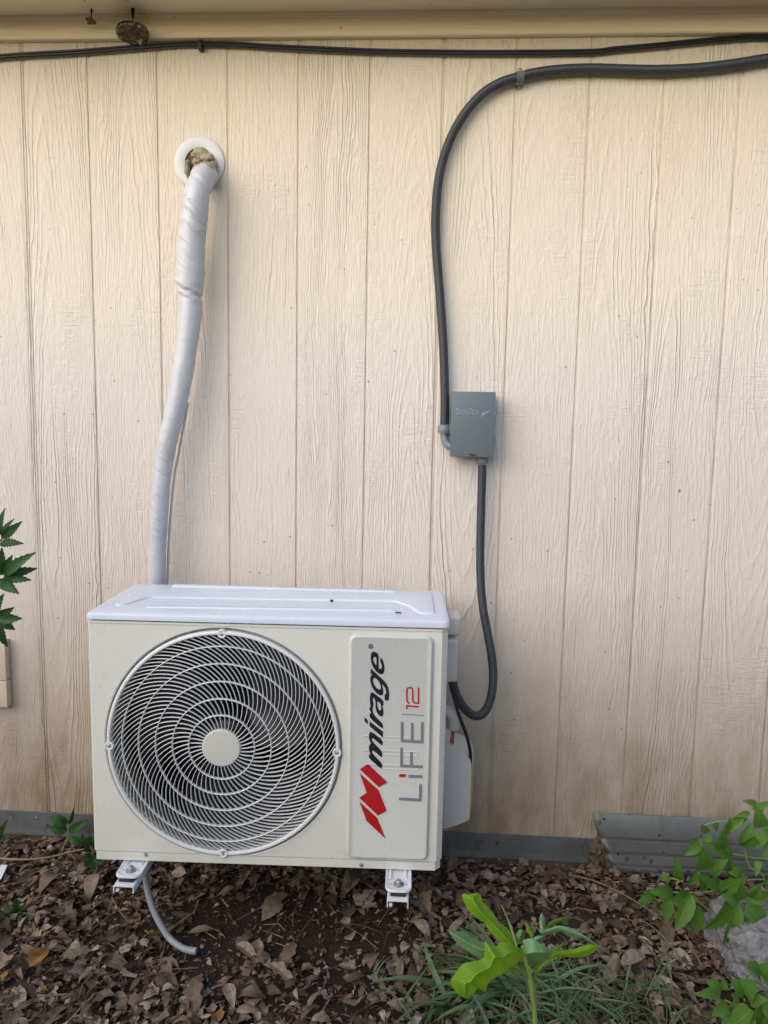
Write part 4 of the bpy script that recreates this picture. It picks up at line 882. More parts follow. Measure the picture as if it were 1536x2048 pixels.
# --- fittings on the right side
def side_fittings():
    def bx(px0, py0, px1, py1, yw0, yw1, name, mat, bev, par=ac, poly=None):
        a, b_ = aty(px0, py0, yw0), aty(px1, py1, yw0); A_ = a-UO; B_ = b_-UO
        xa, xb = UW-0.004, B_.dot(UA); ya = A_.dot(UN); yb_ = ya+(yw1-yw0)
        m = MB(); m.box((xa, ya, B_.z), (xb, yb_, A_.z), bev, 3); return m.build(name, mat, par, smooth=45)
    bx(896, 1234, 921, 1272, -0.24, -0.17, 'lifting_handle', 'cover2', 0.006)
    bx(896, 1280, 914, 1366, -0.25, -0.16, 'terminal_cover', 'cover2', 0.008)
    # valve cover: a sloping topped box with a warning label on its far edge
    yw = -0.215
    P = [(886, 1478), (900, 1490), (931, 1508), (941, 1524), (942.5, 1545), (939, 1642), (915, 1652), (886, 1660)]
    loc = [(lambda v: (v.dot(UA), v.z))(aty(p[0], p[1], yw)-UO) for p in P]; y0 = (Vector((0.55, yw, 0))-UO).dot(UN)
    bm = bmesh.new(); vs = [bm.verts.new((x, y0, z)) for x, z in loc]; f = bm.faces.new(vs); r = bmesh.ops.extrude_face_region(bm, geom=[f])
    for e in r['geom']:
        if isinstance(e, bmesh.types.BMVert):
            e.co.y += 0.095
            if e.co.x > loc[2][0]-0.002: e.co.x += 0.015
    bmesh.ops.recalc_face_normals(bm, faces=bm.faces); bmesh.ops.bevel(bm, geom=bm.edges[:], offset=0.0022, segments=2, affect='EDGES')
    m = MB(); m.bm(bm); vc = m.build('valve_cover', 'cover2', ac, smooth=40)
    a, b_ = Vector((loc[4][0], 0, loc[4][1])), Vector((loc[5][0], 0, loc[5][1])); m = MB()
    a, b_ = lerpv(a, b_, 0.03), lerpv(a, b_, 0.97); m.add([(a.x+0.0008, y0+0.006, a.z), (b_.x+0.0008, y0+0.006, b_.z), (b_.x+0.0145, y0+0.085, b_.z), (a.x+0.0145, y0+0.085, a.z), (a.x, y0+0.006, a.z), (b_.x, y0+0.006, b_.z), (b_.x+0.011, y0+0.085, b_.z), (a.x+0.011, y0+0.085, a.z)], [[0, 1, 2, 3], [4, 7, 6, 5], [0, 4, 5, 1], [2, 6, 7, 3], [0, 3, 7, 4], [1, 5, 6, 2]])
    m.build('warning_label', 'yellow', vc, smooth=0)
    # insulated service pipe stub and its bare wires
    c = aty(902, 1425, -0.20)-UO; c = Vector((c.dot(UA), c.dot(UN), c.z)); c2 = aty(908, 1458, -0.20)-UO; c2 = Vector((c2.dot(UA), c2.dot(UN), c2.z))
    m = MB(); m.tube(spline([c+Vector((-0.03, 0, 0.006)), c+Vector((-0.006, 0, 0.003)), lerpv(c, c2, 0.5)+Vector((0.003, 0, 0.004)), c2], 5), 0.0125, 18); m.build('insulated_stub', 'cover2', ac, smooth=60)
    m = MB()
    for d in (-0.003, 0.001, 0.004): m.tube(spline([c2+Vector((d-0.002, 0, 0.008)), c2+Vector((d*0.6-0.003, 0, -0.015)), c2+Vector((d-0.005, 0, -0.040))], 4), 0.0024, 8)
    m.build('bare_wires', 'copper', ac)
    q = [(899, 1335, -0.215), (902, 1365, -0.222), (908, 1395, -0.225), (918, 1430, -0.225), (931, 1465, -0.22), (938, 1490, -0.215), (941, 1510, -0.205), (940, 1530, -0.19)]
    m = MB(); m.tube([(lambda v: (v.dot(UA), v.dot(UN), v.z))(p-UO) for p in spline(pxs(q, 0), 8)], 0.0042, 10); m.build('signal_cable', 'black', ac)
side_fittings()
# --- feet bolted to the wall brackets
def foot_and_bracket(pxc, label, first):
    zt = UZB-0.001
    c = atz(pxc[0], pxc[1], zt-0.004)                                # middle of the bolt
    lo = c-UO; cx = lo.dot(UA); cy = lo.dot(UN); cz = lo.z
    hw = 0.0285; yf = cy-0.026; yb = 0.09
    m = MB(); lv = [(0.0, -0.002), (0.0, 0.0015), (0.0012, 0.0032), (0.0035, 0.0032), (0.0065, 0.0005), (0.009, 0.0)]; vs = []; n = 8
    def outline(d):
        r = 0.017-d*0.6; x0, x1, y0 = cx-hw+d, cx+hw-d, yf+d; out = [(x1, yb)]+[(x1, y0+r+(yb-y0-r)*0.5)]
        for ccx, a0 in ((x1-r, 0), (x0+r, -90)):
            for k in range(n+1): a = R(a0-90*k/n); out.append((ccx+math.cos(a)*r, y0+r+math.sin(a)*r))
        return out+[(x0, y0+r+(yb-y0-r)*0.5), (x0, yb)]
    for d, z in lv: vs += [(x, y, cz+z) for x, y in outline(d)]
    k = len(outline(0)); m.add(vs, [[j*k+i, j*k+(i+1) % k, (j+1)*k+(i+1) % k, (j+1)*k+i] for j in range(len(lv)-1) for i in range(k)]+[[(len(lv)-1)*k+i for i in range(k)]])
    # pressed pocket running up under the base pan
    y2 = cy+0.014; pk = [(-0.020, y2), (0.020, y2), (0.014, y2+0.006), (-0.014, y2+0.006)]
    for sx in (-1, 1):
        m.add([(cx+sx*0.021, y2, cz), (cx+sx*0.021, yb, cz), (cx+sx*0.0165, yb, cz+0.0040), (cx+sx*0.0165, y2+0.004, cz+0.0040), (cx+sx*0.0125, y2+0.007, cz), (cx+sx*0.0125, yb, cz)], [[0, 1, 2, 3], [3, 2, 5, 4], [0, 3, 4]])
    f = m.build('mounting_foot', 'foot', ac, smooth=50)
    m = MB(); m.lathe([(0.0115, 0.0), (0.0115, 0.0016), (0.0085, 0.0018), (0.0085, 0.0036), (0.0070, 0.0038)], 18, (cx, cy, cz), (0, 0, 1)); m.lathe([(0.0068, 0.0036), (0.0068, 0.0085), (0.006, 0.0095)], 6, (cx, cy, cz), (0, 0, 1)); m.lathe([(0.0036, 0.009), (0.0036, 0.012), (0.003, 0.0125)], 12, (cx, cy, cz), (0, 0, 1))
    m.build('bolt', 'screw', f, smooth=30)
    for sx in (-0.0165, 0.0165): m = MB(); m.lathe([(0.0016, 0.0001), (0.0014, 0.0004)], 10, (cx+sx, cy+0.001, cz)); m.build('rivet_hole', 'dark', f)
    # bracket (stands on its own under the unit)
    wc = u2w((cx, cy, cz)); t = thing('wall_bracket', label, 'bracket', (wc.x, -0.001, wc.z-0.02), 0, 'brackets under the air conditioner')
    L = t.location; X = wc.x; z1 = wc.z-0.009; yfw = wc.y-0.043; hw2 = 0.0205; dp = 0.016; th = 0.0022
    m = MB(); pr = [(-hw2-th, z1-dp), (-hw2-th, z1-0.002), (-hw2-th+0.002, z1), (hw2+th-0.002, z1), (hw2+th, z1-0.002), (hw2+th, z1-dp), (hw2, z1-dp), (hw2, z1-th), (-hw2, z1-th), (-hw2, z1-dp)]
    k = len(pr); m.add([(X+x, y, z) for y in (yfw, -0.004) for x, z in pr], [[i, (i+1) % k, k+(i+1) % k, k+i] for i in range(k)]); 
    for y in (yfw, -0.004): m.add([(X+x, y, z) for x, z in pr], [[0, 1, 8, 9], [1, 2, 3, 4, 7, 8], [4, 5, 6, 7]])
    m.build('arm', 'bracket', t, L, smooth=30)
    m = MB(); m.box((X-hw2-th, -0.0045, z1-0.16), (X+hw2+th, -0.0008, z1+0.30), 0.001); m.build('wall_plate', 'bracket', t, L)
    m = MB(); m.tube([(X-0.015, yfw+0.003+0.001, z1-0.012), (X-0.015, -0.01, z1-0.14)], 0.004, 8); m.build('brace', 'bracket', t, L)
    m = MB(); m.box((X-0.0165, wc.y-0.0305, z1+0.0005), (X+0.0165, wc.y+0.03, wc.z-0.0022), 0.003, 3); m.build('rubber_pad', 'rubber', t, L)
foot_and_bracket((262, 1741), 'white wall bracket arm under the left foot of the air conditioner beside the drain hose', True)
foot_and_bracket((797, 1769), 'white wall bracket arm under the right foot of the air conditioner', False)
def drain_hose():
    P = [aty(289, 1705, -0.315), aty(291, 1750, -0.318), aty(296, 1785, -0.325), aty(306, 1818, -0.335), aty(320, 1847, -0.352), None, None, None, None]
    for k, (hx, hy) in enumerate(((338, 1875), (358, 1892), (376, 1900), (393, 1902.5))):
        q0 = atz(hx, hy, ZG+0.020); P[5+k] = atz(hx, hy, gh(q0.x, q0.y)+(0.030, 0.021, 0.017, 0.016)[k])
    P[4] = aty(320, 1847, P[5].y+0.012); P[3] = aty(306, 1818, P[5].y+0.024); P[2] = aty(296, 1785, P[5].y+0.036); P[1] = aty(291, 1750, P[5].y+0.044); P[0] = aty(289, 1705, P[5].y+0.05)
    pts = spline(P, 8); m = MB(); r = 0.0072; m.tube(pts, r, 16, cap=False)
    T = (pts[-1]-pts[-2]).normalized(); m.lathe([(r*1.10, -0.016), (r*1.10, 0.0), (r*0.8, 0.0005), (r*0.72, -0.012), (0.0005, -0.0125)], 16, pts[-1], T, caps=False)
    m.lathe([(r*1.05, 0), (r*1.10, 0.001)], 16, pts[-1]-T*0.017, T, caps=False)
    tag(m.build('drain_hose', 'hose', None, pts[-1], smooth=60), 'grey drain hose hanging from under the air conditioner down to the soil', 'hose')
drain_hose()
def cover_bits():
    p = atz(663, 1203, UZB+ZCOV+0.006); m = MB()
    for k in range(5):
        a = rnd.uniform(0, 6.28); d = Vector((math.cos(a), math.sin(a), 0.25))*rnd.uniform(0.006, 0.011); m.leaf(p-d*0.5, p+d*0.6, 0.007, (rnd.uniform(-1, 1), rnd.uniform(-1, 1), 1), 'ovate', 5, 0, 0.6, 0.25, lv=0.35)
    tag(m.build('dry_leaf_scrap', 'litter', None, p), 'curled brown leaf scrap lying on the white top cover of the air conditioner', 'dead leaf')
    p = atz(797, 1226, UZB+ZCOV+0.0045); m = MB(); m.tube([p+Vector((-0.007, 0, 0)), p+Vector((0, 0.001, 0.0008)), p+Vector((0.006, 0.0005, 0))], [0.0014, 0.0019, 0.0014], 8)
    tag(m.build('twig_scrap', 'black', None, p), 'short black twig scrap lying on the front edge of the white top cover', 'twig')
cover_bits()

# ================================================================= GROUND COVER
def g(px, py): p = atz(px, py, ZG); return p
BARE = []
for px, py, rx, ry, k in ((560, 1850, 0.33, 0.14, 0.93), (430, 1915, 0.10, 0.10, 0.85), (640, 2000, 0.16, 0.10, 0.55), (1150, 1842, 0.13, 0.07, 0.85), (700, 1880, 0.17, 0.08, 0.85), (320, 1850, 0.04, 0.05, 0.9), (350, 1885, 0.05, 0.03, 0.95), (395, 1902, 0.05, 0.03, 0.97)):
    p = g(px, py); BARE.append((p.x, p.y, rx, ry, k))
def bare(x, y):
    v = 0
    for cx, cy, rx, ry, k in BARE:
        d = math.hypot((x-cx)/rx, (y-cy)/ry)+0.35*mnoise.noise(Vector((x*9, y*9, 2))); v = max(v, k*(1-sstep(0.65, 1.25, d)))
    return v
def dead_leaf(m, x, y, z, L, lv, tilt, kind):
    a = rnd.uniform(0, 6.283); d = Vector((math.cos(a), math.sin(a), rnd.uniform(-tilt, tilt))).normalized()
    nrm = Vector((rnd.gauss(0, tilt), rnd.gauss(0, tilt), 1)).normalized(); b0 = Vector((x, y, z))-d*L/2; b1 = Vector((x, y, z))+d*L/2
    if kind == 0: m.leaf(b0, b1, L*rnd.uniform(0.30, 0.5), nrm, 'lance', 6, 0, rnd.uniform(-0.2, 0.8), rnd.uniform(-0.05, 0.25), lv, rnd.uniform(-0.2, 0.2))
    elif kind == 1: m.leaf(b0, b1, L*rnd.uniform(0.5, 0.75), nrm, 'ovate', 6, 0, rnd.uniform(-0.2, 0.7), rnd.uniform(-0.05, 0.3), lv, rnd.uniform(-0.2, 0.3))
    elif kind == 3:                                                # torn scrap with a ragged outline
        sd_ = rnd.random()*90; m.leaf(b0, b1, L*rnd.uniform(0.4, 0.9), nrm, lambda t: 0.35+0.65*abs(math.sin(t*3.0+sd_))*(0.6+0.7*mnoise.noise(Vector((t*5, sd_, 0)))), 6, 0, rnd.uniform(-0.3, 0.5), rnd.uniform(-0.1, 0.15), lv, rnd.uniform(-0.1, 0.2)); return
    else:
        ph = rnd.random()*6; am = rnd.uniform(0.35, 0.6)
        m.leaf(b0, b1, L*rnd.uniform(0.6, 0.95), nrm, lambda t: max(0.03, math.sin(math.pi*t**0.8)**0.7*(1-am+am*abs(math.cos(t*7.5+ph)))), 11, 0, rnd.uniform(-0.3, 0.7), rnd.uniform(-0.1, 0.3), lv, rnd.uniform(-0.2, 0.3))
    if rnd.random() < 0.25: m.tube([b0, b0-d*L*0.25+Vector((0, 0, rnd.uniform(-.003, .006))), b0-d*L*0.5], 0.0008, 4, lv=lv)
def litter():
    m = MB(); cnt = 0
    xr = (-1.25, 2.3); yr = (-1.0, 0.0)
    while cnt < 17500:
        x, y = rnd.uniform(*xr), rnd.uniform(*yr)
        if rnd.random() < bare(x, y): continue
        if not (-0.75 < x < 1.75 and y > -0.85) and rnd.random() < 0.55: continue
        L = min(0.075, max(0.011, rnd.lognormvariate(math.log(0.0195), 0.52)))
        lv = min(0.97, max(0.02, rnd.gauss(0.50, 0.25))); lv = 1.0 if rnd.random() < 0.008 else lv
        z = gh(x, y)+rnd.random()**1.5*0.024; y2 = min(y, -0.012-L*0.2)
        dead_leaf(m, x, y2, z, L, lv, 0.36, rnd.choice((0, 0, 1, 2, 2, 3, 3))); cnt += 1
    tag(m.build('leaf_litter', 'litter', smooth=60), 'brown dead leaf litter covering the soil along the foot of the wall', 'leaf litter', kind='stuff')
    # crumbs: bark bits, husks and grit between the leaves
    m = MB()
    for k in range(9000):
        x, y = rnd.uniform(-0.9, 1.9), rnd.uniform(-0.95, -0.01); L = rnd.uniform(0.004, 0.015)
        dead_leaf(m, x, y, gh(x, y)+0.002+rnd.random()*0.006, L, min(0.95, max(0, rnd.gauss(0.48, 0.28))), 0.4, rnd.choice((0, 1)))
    for k in range(420):
        x, y = rnd.uniform(-0.9, 1.9), rnd.uniform(-0.95, -0.01); a = rnd.uniform(0, 6.28); L = rnd.uniform(0.02, 0.11); z = gh(x, y)+rnd.uniform(0.006, 0.026)
        d = Vector((math.cos(a), math.sin(a), rnd.uniform(-.15, .15)))*L; c = Vector((x, y, z)); bend = Vector((rnd.uniform(-.01, .01), rnd.uniform(-.01, .01), rnd.uniform(0, .008)))
        if y+abs(d.y) > -0.01: continue
        m.tube([c-d/2, c+bend, c+d/2], [0.0012, 0.0010, 0.0006], 5, lv=rnd.uniform(0.3, 0.9))
    tag(m.build('litter_crumbs', 'litter', smooth=60), 'small crumbs of bark, husk and thin stalks scattered over the soil', 'ground litter', kind='stuff')
litter()
def single_leaf(px, py, px2, py2, wd, lv, label, up_=0.012, fold=0.5, shape='lance', stalk=None):
    a, b_ = g(px, py), g(px2, py2); a.z += up_; b_.z += up_
    m = MB(); m.leaf(a, b_, wd, (0.1, -0.35, 1), shape, 10, 0, fold, 0.10, lv)
    if stalk: s_ = g(*stalk); s_.z += up_*0.7; m.tube([b_, lerpv(b_, s_, 0.5)+Vector((0, 0, 0.003)), s_], 0.0011, 6, lv=lv)
    tag(m.build('dead_leaf', 'litter', None, (a.x, a.y, ZG), smooth=60), label, 'dead leaf', 'large dead leaves on the ground')
single_leaf(376, 1876, 430, 1868, 0.017, 0.62, 'long tan willow shaped dead leaf on bare soil above the hose end', stalk=(450, 1881))
single_leaf(452, 1985, 468, 2036, 0.026, 0.80, 'pale tan dead leaf standing on dark soil at the bottom centre', 0.02)
single_leaf(60, 1960, 98, 1925, 0.040, 1.0, 'orange yellow dead leaf on the litter at the lower left', 0.03, 0.6, 'ovate')
single_leaf(472, 1900, 516, 1938, 0.026, 0.72, 'brown curled dead leaf on bare soil right of the hose end', 0.014, 0.7, stalk=(512, 1922))
single_leaf(538, 1940, 590, 1985, 0.030, 0.66, 'wide brown dead leaf with ragged edge on the soil below the unit', 0.014, 0.6, lambda t: max(0.03, math.sin(math.pi*t**0.8)**0.7*(0.6+0.4*abs(math.cos(t*8)))))
single_leaf(1240, 1955, 1290, 1938, 0.030, 0.82, 'large pale curled dead leaf beside the grass right of the bright weed', 0.03, 0.9, 'ovate', stalk=(1222, 1915))
single_leaf(1199, 1870, 1196, 1838, 0.014, 0.78, 'small light oval dead leaf alone on reddish bare soil', 0.006, 0.2, 'lance')
def twig(P, r, label, mat='wood'):
    pts = spline(P, 6); n = len(pts); m = MB(); m.tube(pts, [r*(1-0.5*i/n) for i in range(n)], 7)
    for k in range(3):
        i = int(n*(0.3+0.2*k)); q = pts[i]; m.tube([q, q+Vector((rnd.uniform(-.012, .012), rnd.uniform(-.01, .01), 0.006))], [r*0.6, r*0.3], 5)
    tag(m.build('twig', mat, None, pts[0]), label, 'twig')
def G(px, py, h): p = atz(px, py, ZG+h); return p
twig([G(1140, 1750, .03), G(1190, 1762, .04), G(1240, 1785, .035), G(1290, 1815, .03), G(1335, 1850, .025), G(1360, 1880, .02)], 0.0022, 'long thin grey twig lying across the leaves under the green shrub')
twig([G(1382, 1892, .03), G(1395, 1915, .03), G(1405, 1935, .025)], 0.0026, 'short straight brown twig leaning on leaves left of the concrete lump')
twig([G(224, 1795, .02), G(238, 1820, .025), G(258, 1845, .02)], 0.0020, 'short pale forked twig on the litter left of the drain hose')
twig([G(75, 1992, .035), G(110, 1990, .036), G(146, 1988, .034)], 0.0028, 'straight pale stick lying across the litter at lower left')
twig([G(0, 1717, .05), G(50, 1719, .05), G(100, 1714, .05), G(140, 1704, .055), G(168, 1698, .06)], 0.0030, 'yellow green runner stem lying along the foot of the wall at left', 'tan')
def scrap():
    p = G(2, 1737, 0.03); m = MB(); a, b_, c, d = G(-12, 1762, .025), G(2, 1758, .03), G(15, 1730, .038), G(2, 1729, .036)
    m.add([a, b_, c, d]+[v+Vector((0, 0, -0.0008)) for v in (a, b_, c, d)], [[0, 1, 2, 3], [7, 6, 5, 4], [0, 4, 5, 1], [1, 5, 6, 2], [2, 6, 7, 3], [3, 7, 4, 0]])
    tag(m.build('paper_scrap', 'scrap', None, p, smooth=0), 'white paper scrap on the leaves at the left edge', 'paper scrap')
scrap()
def rock():
    c = g(1520, 1930); c.z = ZG+0.045; bm = bmesh.new(); bmesh.ops.create_icosphere(bm, subdivisions=6, radius=1)
    for v in bm.verts:
        n = v.co.normalized(); q = Vector((max(-0.80, min(0.80, n.x)), max(-0.85, min(0.85, n.y)), max(-0.72, min(0.72, n.z))))
        k = 1+0.20*mnoise.noise(n*1.7+Vector((3, 1, 0)))+0.10*mnoise.noise(n*4.3)+0.075*mnoise.noise(n*10)+0.045*mnoise.noise(n*24)+0.022*mnoise.noise(n*55)
        v.co = Vector((c.x+q.x*0.118*k, c.y+q.y*0.11*k, c.z+q.z*0.115*k))
    m = MB(); m.bm(bm); tag(m.build('concrete_lump', 'rock', None, (c.x, c.y, ZG), smooth=80), 'rough grey lump of broken concrete under the shrub at the right edge', 'rock')
rock()
for px, py, r_, lab in ((578, 1897, 0.009, 'small rounded tan pebble on bare soil below the unit'), (508, 1950, 0.006, 'tiny pale pebble on dark soil at bottom centre')):
    c = g(px, py); c.z += 0.006; bm = bmesh.new(); bmesh.ops.create_icosphere(bm, subdivisions=3, radius=1)
    for v in bm.verts: k = 1+0.2*mnoise.noise(v.co*1.4+Vector((r_*900, 0, 0))); v.co = Vector((c.x+v.co.x*r_*k, c.y+v.co.y*r_*0.8*k, c.z+v.co.z*r_*0.7*k))
    m = MB(); m.bm(bm); tag(m.build('pebble', 'tan', None, (c.x, c.y, ZG), smooth=80), lab, 'pebble', 'pebbles on bare soil')

# ================================================================= PLANTS
def grass():
    m = MB()
    def clump(px, py, n, L0, L1, spread, ang=None, wd=(0.003, 0.009), flat=0.35):
        c = g(px, py)
        for k in range(n):
            b0 = c+Vector((rnd.gauss(0, spread), rnd.gauss(0, spread*0.6), 0.004)); b0.z = gh(b0.x, b0.y)+rnd.uniform(0.004, 0.02)
            a = rnd.uniform(0, 6.283) if ang is None else R(rnd.gauss(ang, 28)); L = rnd.uniform(L0, L1)
            t = b0+Vector((math.cos(a)*L, math.sin(a)*L, L*rnd.uniform(0.02, flat)))
            m.leaf(b0, t, rnd.uniform(*wd), (rnd.gauss(0, .3), rnd.gauss(0, .3), 1), 'blade', 7, 0, 0.35, rnd.uniform(0.06, 0.2), None, rnd.uniform(0, 0.2))
    clump(1040, 1985, 50, 0.08, 0.19, 0.035, 165, (0.008, 0.018))
    clump(1050, 1975, 46, 0.08, 0.20, 0.04, -35, (0.004, 0.011))
    clump(960, 2010, 36, 0.07, 0.16, 0.05, 190, (0.008, 0.018))
    clump(1080, 2030, 60, 0.06, 0.16, 0.09, None)
    clump(1180, 1990, 70, 0.05, 0.13, 0.07, None, (0.002, 0.005), 0.6)
    clump(1200, 2030, 60, 0.05, 0.12, 0.07, None, (0.002, 0.006), 0.7)
    clump(1310, 2025, 40, 0.04, 0.11, 0.07, None, (0.002, 0.006), 0.7)
    clump(930, 1925, 22, 0.04, 0.10, 0.05, 170, (0.003, 0.006), 0.3)
    clump(1000, 2080, 60, 0.06, 0.15, 0.12, None)
    clump(1350, 2090, 50, 0.06, 0.13, 0.12, None, (0.002, 0.006), 0.7)
    tag(m.build('grass', 'grass', smooth=60), 'flattened green grass blades around the bright weed at bottom right', 'grass', kind='stuff')
grass()
def bright_weed():
    Y = -0.80; base = Vector((aty(1072, 2046, Y).x+0.012, Y-0.01, gh(0.7, Y)))
    t = thing('broad_leaf_weed', 'bright yellow green broad leaved weed standing in the foreground over the grass', 'weed', base); L = t.location
    top = aty(1046, 1893, Y)
    m = MB(); m.tube(spline([base, aty(1070, 2046, Y), aty(1066, 2000, Y), aty(1058, 1950, Y), aty(1050, 1915, Y), top], 6), [0.0042]*16+[0.0036]*15, 10)
    m.tube(spline([aty(1068, 2010, Y), aty(1064, 1965, Y-.005), aty(1057, 1935, Y-.01), aty(1069, 1958, Y-.004)][:3], 5), 0.0022, 8)
    m.tube(spline([aty(1071, 2025, Y+.006), aty(1070, 1985, Y+.008), aty(1064, 1960, Y+.008)], 5), 0.0028, 8)
    m.tube(spline([aty(1066, 1962, Y+.008), aty(1075, 1940, Y+.012), aty(1095, 1922, Y+.018), aty(1115, 1914, Y+.024)], 5), [0.0026]*8+[0.0018]*8, 8)
    m.tube(spline([aty(1034, 1895, Y), aty(1020, 1850, Y+.03), aty(1003, 1810, Y+.04)], 4), [0.0018]*5+[0.0012]*4, 6)
    m.build('stem', 'stem', t, L)
    def lf(Lp, Rp, dep, mat, lv=0.5, bulge=0.012, seed=0, ragged=0.4):
        """leaf skinned between its two edges (base to tip); dep: how far behind the stem, base to tip"""
        E = []
        for ed in (Lp, Rp):
            ed = [Vector((p[0], p[1], 0)) for p in ed]; sp = spline(ed, 10); d = [0.0]
            for a, b_ in zip(sp, sp[1:]): d.append(d[-1]+(b_-a).length)
            out = []; N = 40; k = 0
            for i in range(N+1):
                q = d[-1]*i/N
                while k < len(d)-2 and d[k+1] < q: k += 1
                f = (q-d[k])/max(1e-6, d[k+1]-d[k]); out.append(sp[k]*(1-f)+sp[k+1]*f)
            E.append(out)
        cols = (0, 0.12, 0.28, 0.42, 0.5, 0.58, 0.72, 0.88, 1); vs = []; at = []; N = len(E[0])-1
        for i in range(N+1):
            u = i/N; l, r_ = E[0][i], E[1][i]; w_ = (l-r_).length/900
            for c in cols:
                p = l*(1-c)+r_*c; e = abs(2*c-1)
                if e == 1 and 0 < i < N: p = p+Vector((ragged*3*mnoise.noise(Vector((i*0.9, c*7, seed))), ragged*3*mnoise.noise(Vector((i*0.9, c*7+3, seed))), 0))
                y = Y+dep[0]*(1-u)**2+dep[1]*2*u*(1-u)+dep[2]*u*u + 0.30*w_*(e-0.4)*0.6 + 0.0025*mnoise.noise(Vector((u*5, c*2.3, seed)))*min(1, 4*u)+0.25*w_*(c-0.5)
                vs.append(aty(860+p.x/4.042, 1740+p.y/4.042, y)); at.append((u, 2*c-1, lv))
        n = len(cols); m = MB(); m.add(vs, [[i*n+k, i*n+k+1, (i+1)*n+k+1, (i+1)*n+k] for i in range(N) for k in range(n-1)], at)
        return m.build('leaf', mat, t, L, smooth=70)
    lf([(745, 650), (700, 620), (610, 580), (560, 590), (530, 622), (480, 600), (440, 578), (442, 680), (415, 722), (330, 742), (260, 762), (200, 842), (165, 900), (190, 962), (232, 1012), (310, 1045)],
       [(752, 668), (740, 722), (690, 765), (640, 800), (600, 830), (560, 850), (510, 880), (480, 902), (462, 940), (450, 982), (432, 986), (418, 962), (402, 938), (380, 965), (345, 1005), (310, 1045)], (-.004, -.06, -.045), 'broad', 0.45, seed=1)
    lf([(690, 645), (600, 592), (530, 542), (470, 480), (440, 428), (400, 402), (330, 352), (290, 290), (258, 200), (320, 194), (385, 185)],
       [(722, 640), (700, 600), (640, 490), (560, 420), (510, 350), (450, 280), (420, 252), (416, 225), (412, 205), (400, 192), (385, 185)], (0, .03, .03), 'broad', 0.55, seed=2)
    lf([(440, 700), (400, 702), (340, 672), (270, 632), (230, 600), (195, 565), (165, 520), (133, 480)], [(445, 590), (400, 570), (330, 540), (290, 510), (240, 495), (205, 491), (175, 487), (133, 480)], (.05, .06, .06), 'broadu', 0.6, seed=3, ragged=1.5)
    lf([(745, 655), (770, 592), (830, 562), (900, 600), (958, 636), (966, 655)], [(758, 690), (800, 762), (850, 766), (920, 732), (952, 700), (966, 655)], (-.01, -.03, -.015), 'broadu', 0.5, seed=4, ragged=1.5)
    lf([(760, 640), (752, 572), (830, 546), (900, 530), (940, 518)], [(770, 655), (830, 622), (880, 590), (912, 560), (940, 518)], (0, -.008, .006), 'broadu', 0.6, seed=5)
    lf([(880, 480), (940, 478), (1040, 450), (1110, 460), (1180, 490), (1250, 530), (1330, 588), (1400, 638), (1450, 675)], [(900, 540), (980, 512), (1060, 500), (1110, 532), (1180, 546), (1250, 556), (1330, 602), (1400, 648), (1450, 675)], (.004, .02, .012), 'broadu', 0.8, seed=6)
    lf([(940, 465), (970, 420), (1050, 385), (1130, 383), (1225, 370)], [(955, 470), (1010, 442), (1080, 412), (1150, 392), (1225, 374)], (.01, .03, .05), 'shrub', 0.8, seed=7, ragged=0.4)
    lf([(955, 728), (1000, 662), (1060, 652), (1150, 640), (1230, 615), (1300, 600), (1360, 620)], [(960, 738), (1020, 712), (1100, 702), (1200, 706), (1270, 692), (1330, 662), (1360, 620)], (.016, .03, .03), 'broad', 0.6, seed=8)
    lf([(845, 880), (836, 800), (900, 725), (980, 650), (1085, 585)], [(856, 884), (890, 822), (960, 748), (1030, 668), (1085, 585)], (.004, .022, .04), 'broad', 0.35, seed=9)
    lf([(760, 848), (720, 800), (680, 780), (640, 784), (612, 795)], [(762, 858), (720, 834), (680, 828), (640, 816), (612, 795)], (.005, .02, .035), 'broad', 0.5, seed=10, ragged=0.5)
    lf([(895, 490), (882, 430), (890, 372), (905, 343)], [(932, 490), (932, 430), (921, 372), (905, 343)], (.002, .01, .01), 'broadu', 0.7, seed=11, ragged=0.4)
    lf([(818, 545), (788, 490), (763, 418)], [(842, 530), (808, 452), (763, 418)], (.002, .01, .012), 'broad', 0.7, seed=12, ragged=0.4)
    lf([(715, 600), (694, 540), (720, 482), (757, 488)], [(742, 600), (766, 542), (766, 505), (757, 488)], (.02, .025, .022), 'broadu', 0.3, seed=13, ragged=0.8)
bright_weed()
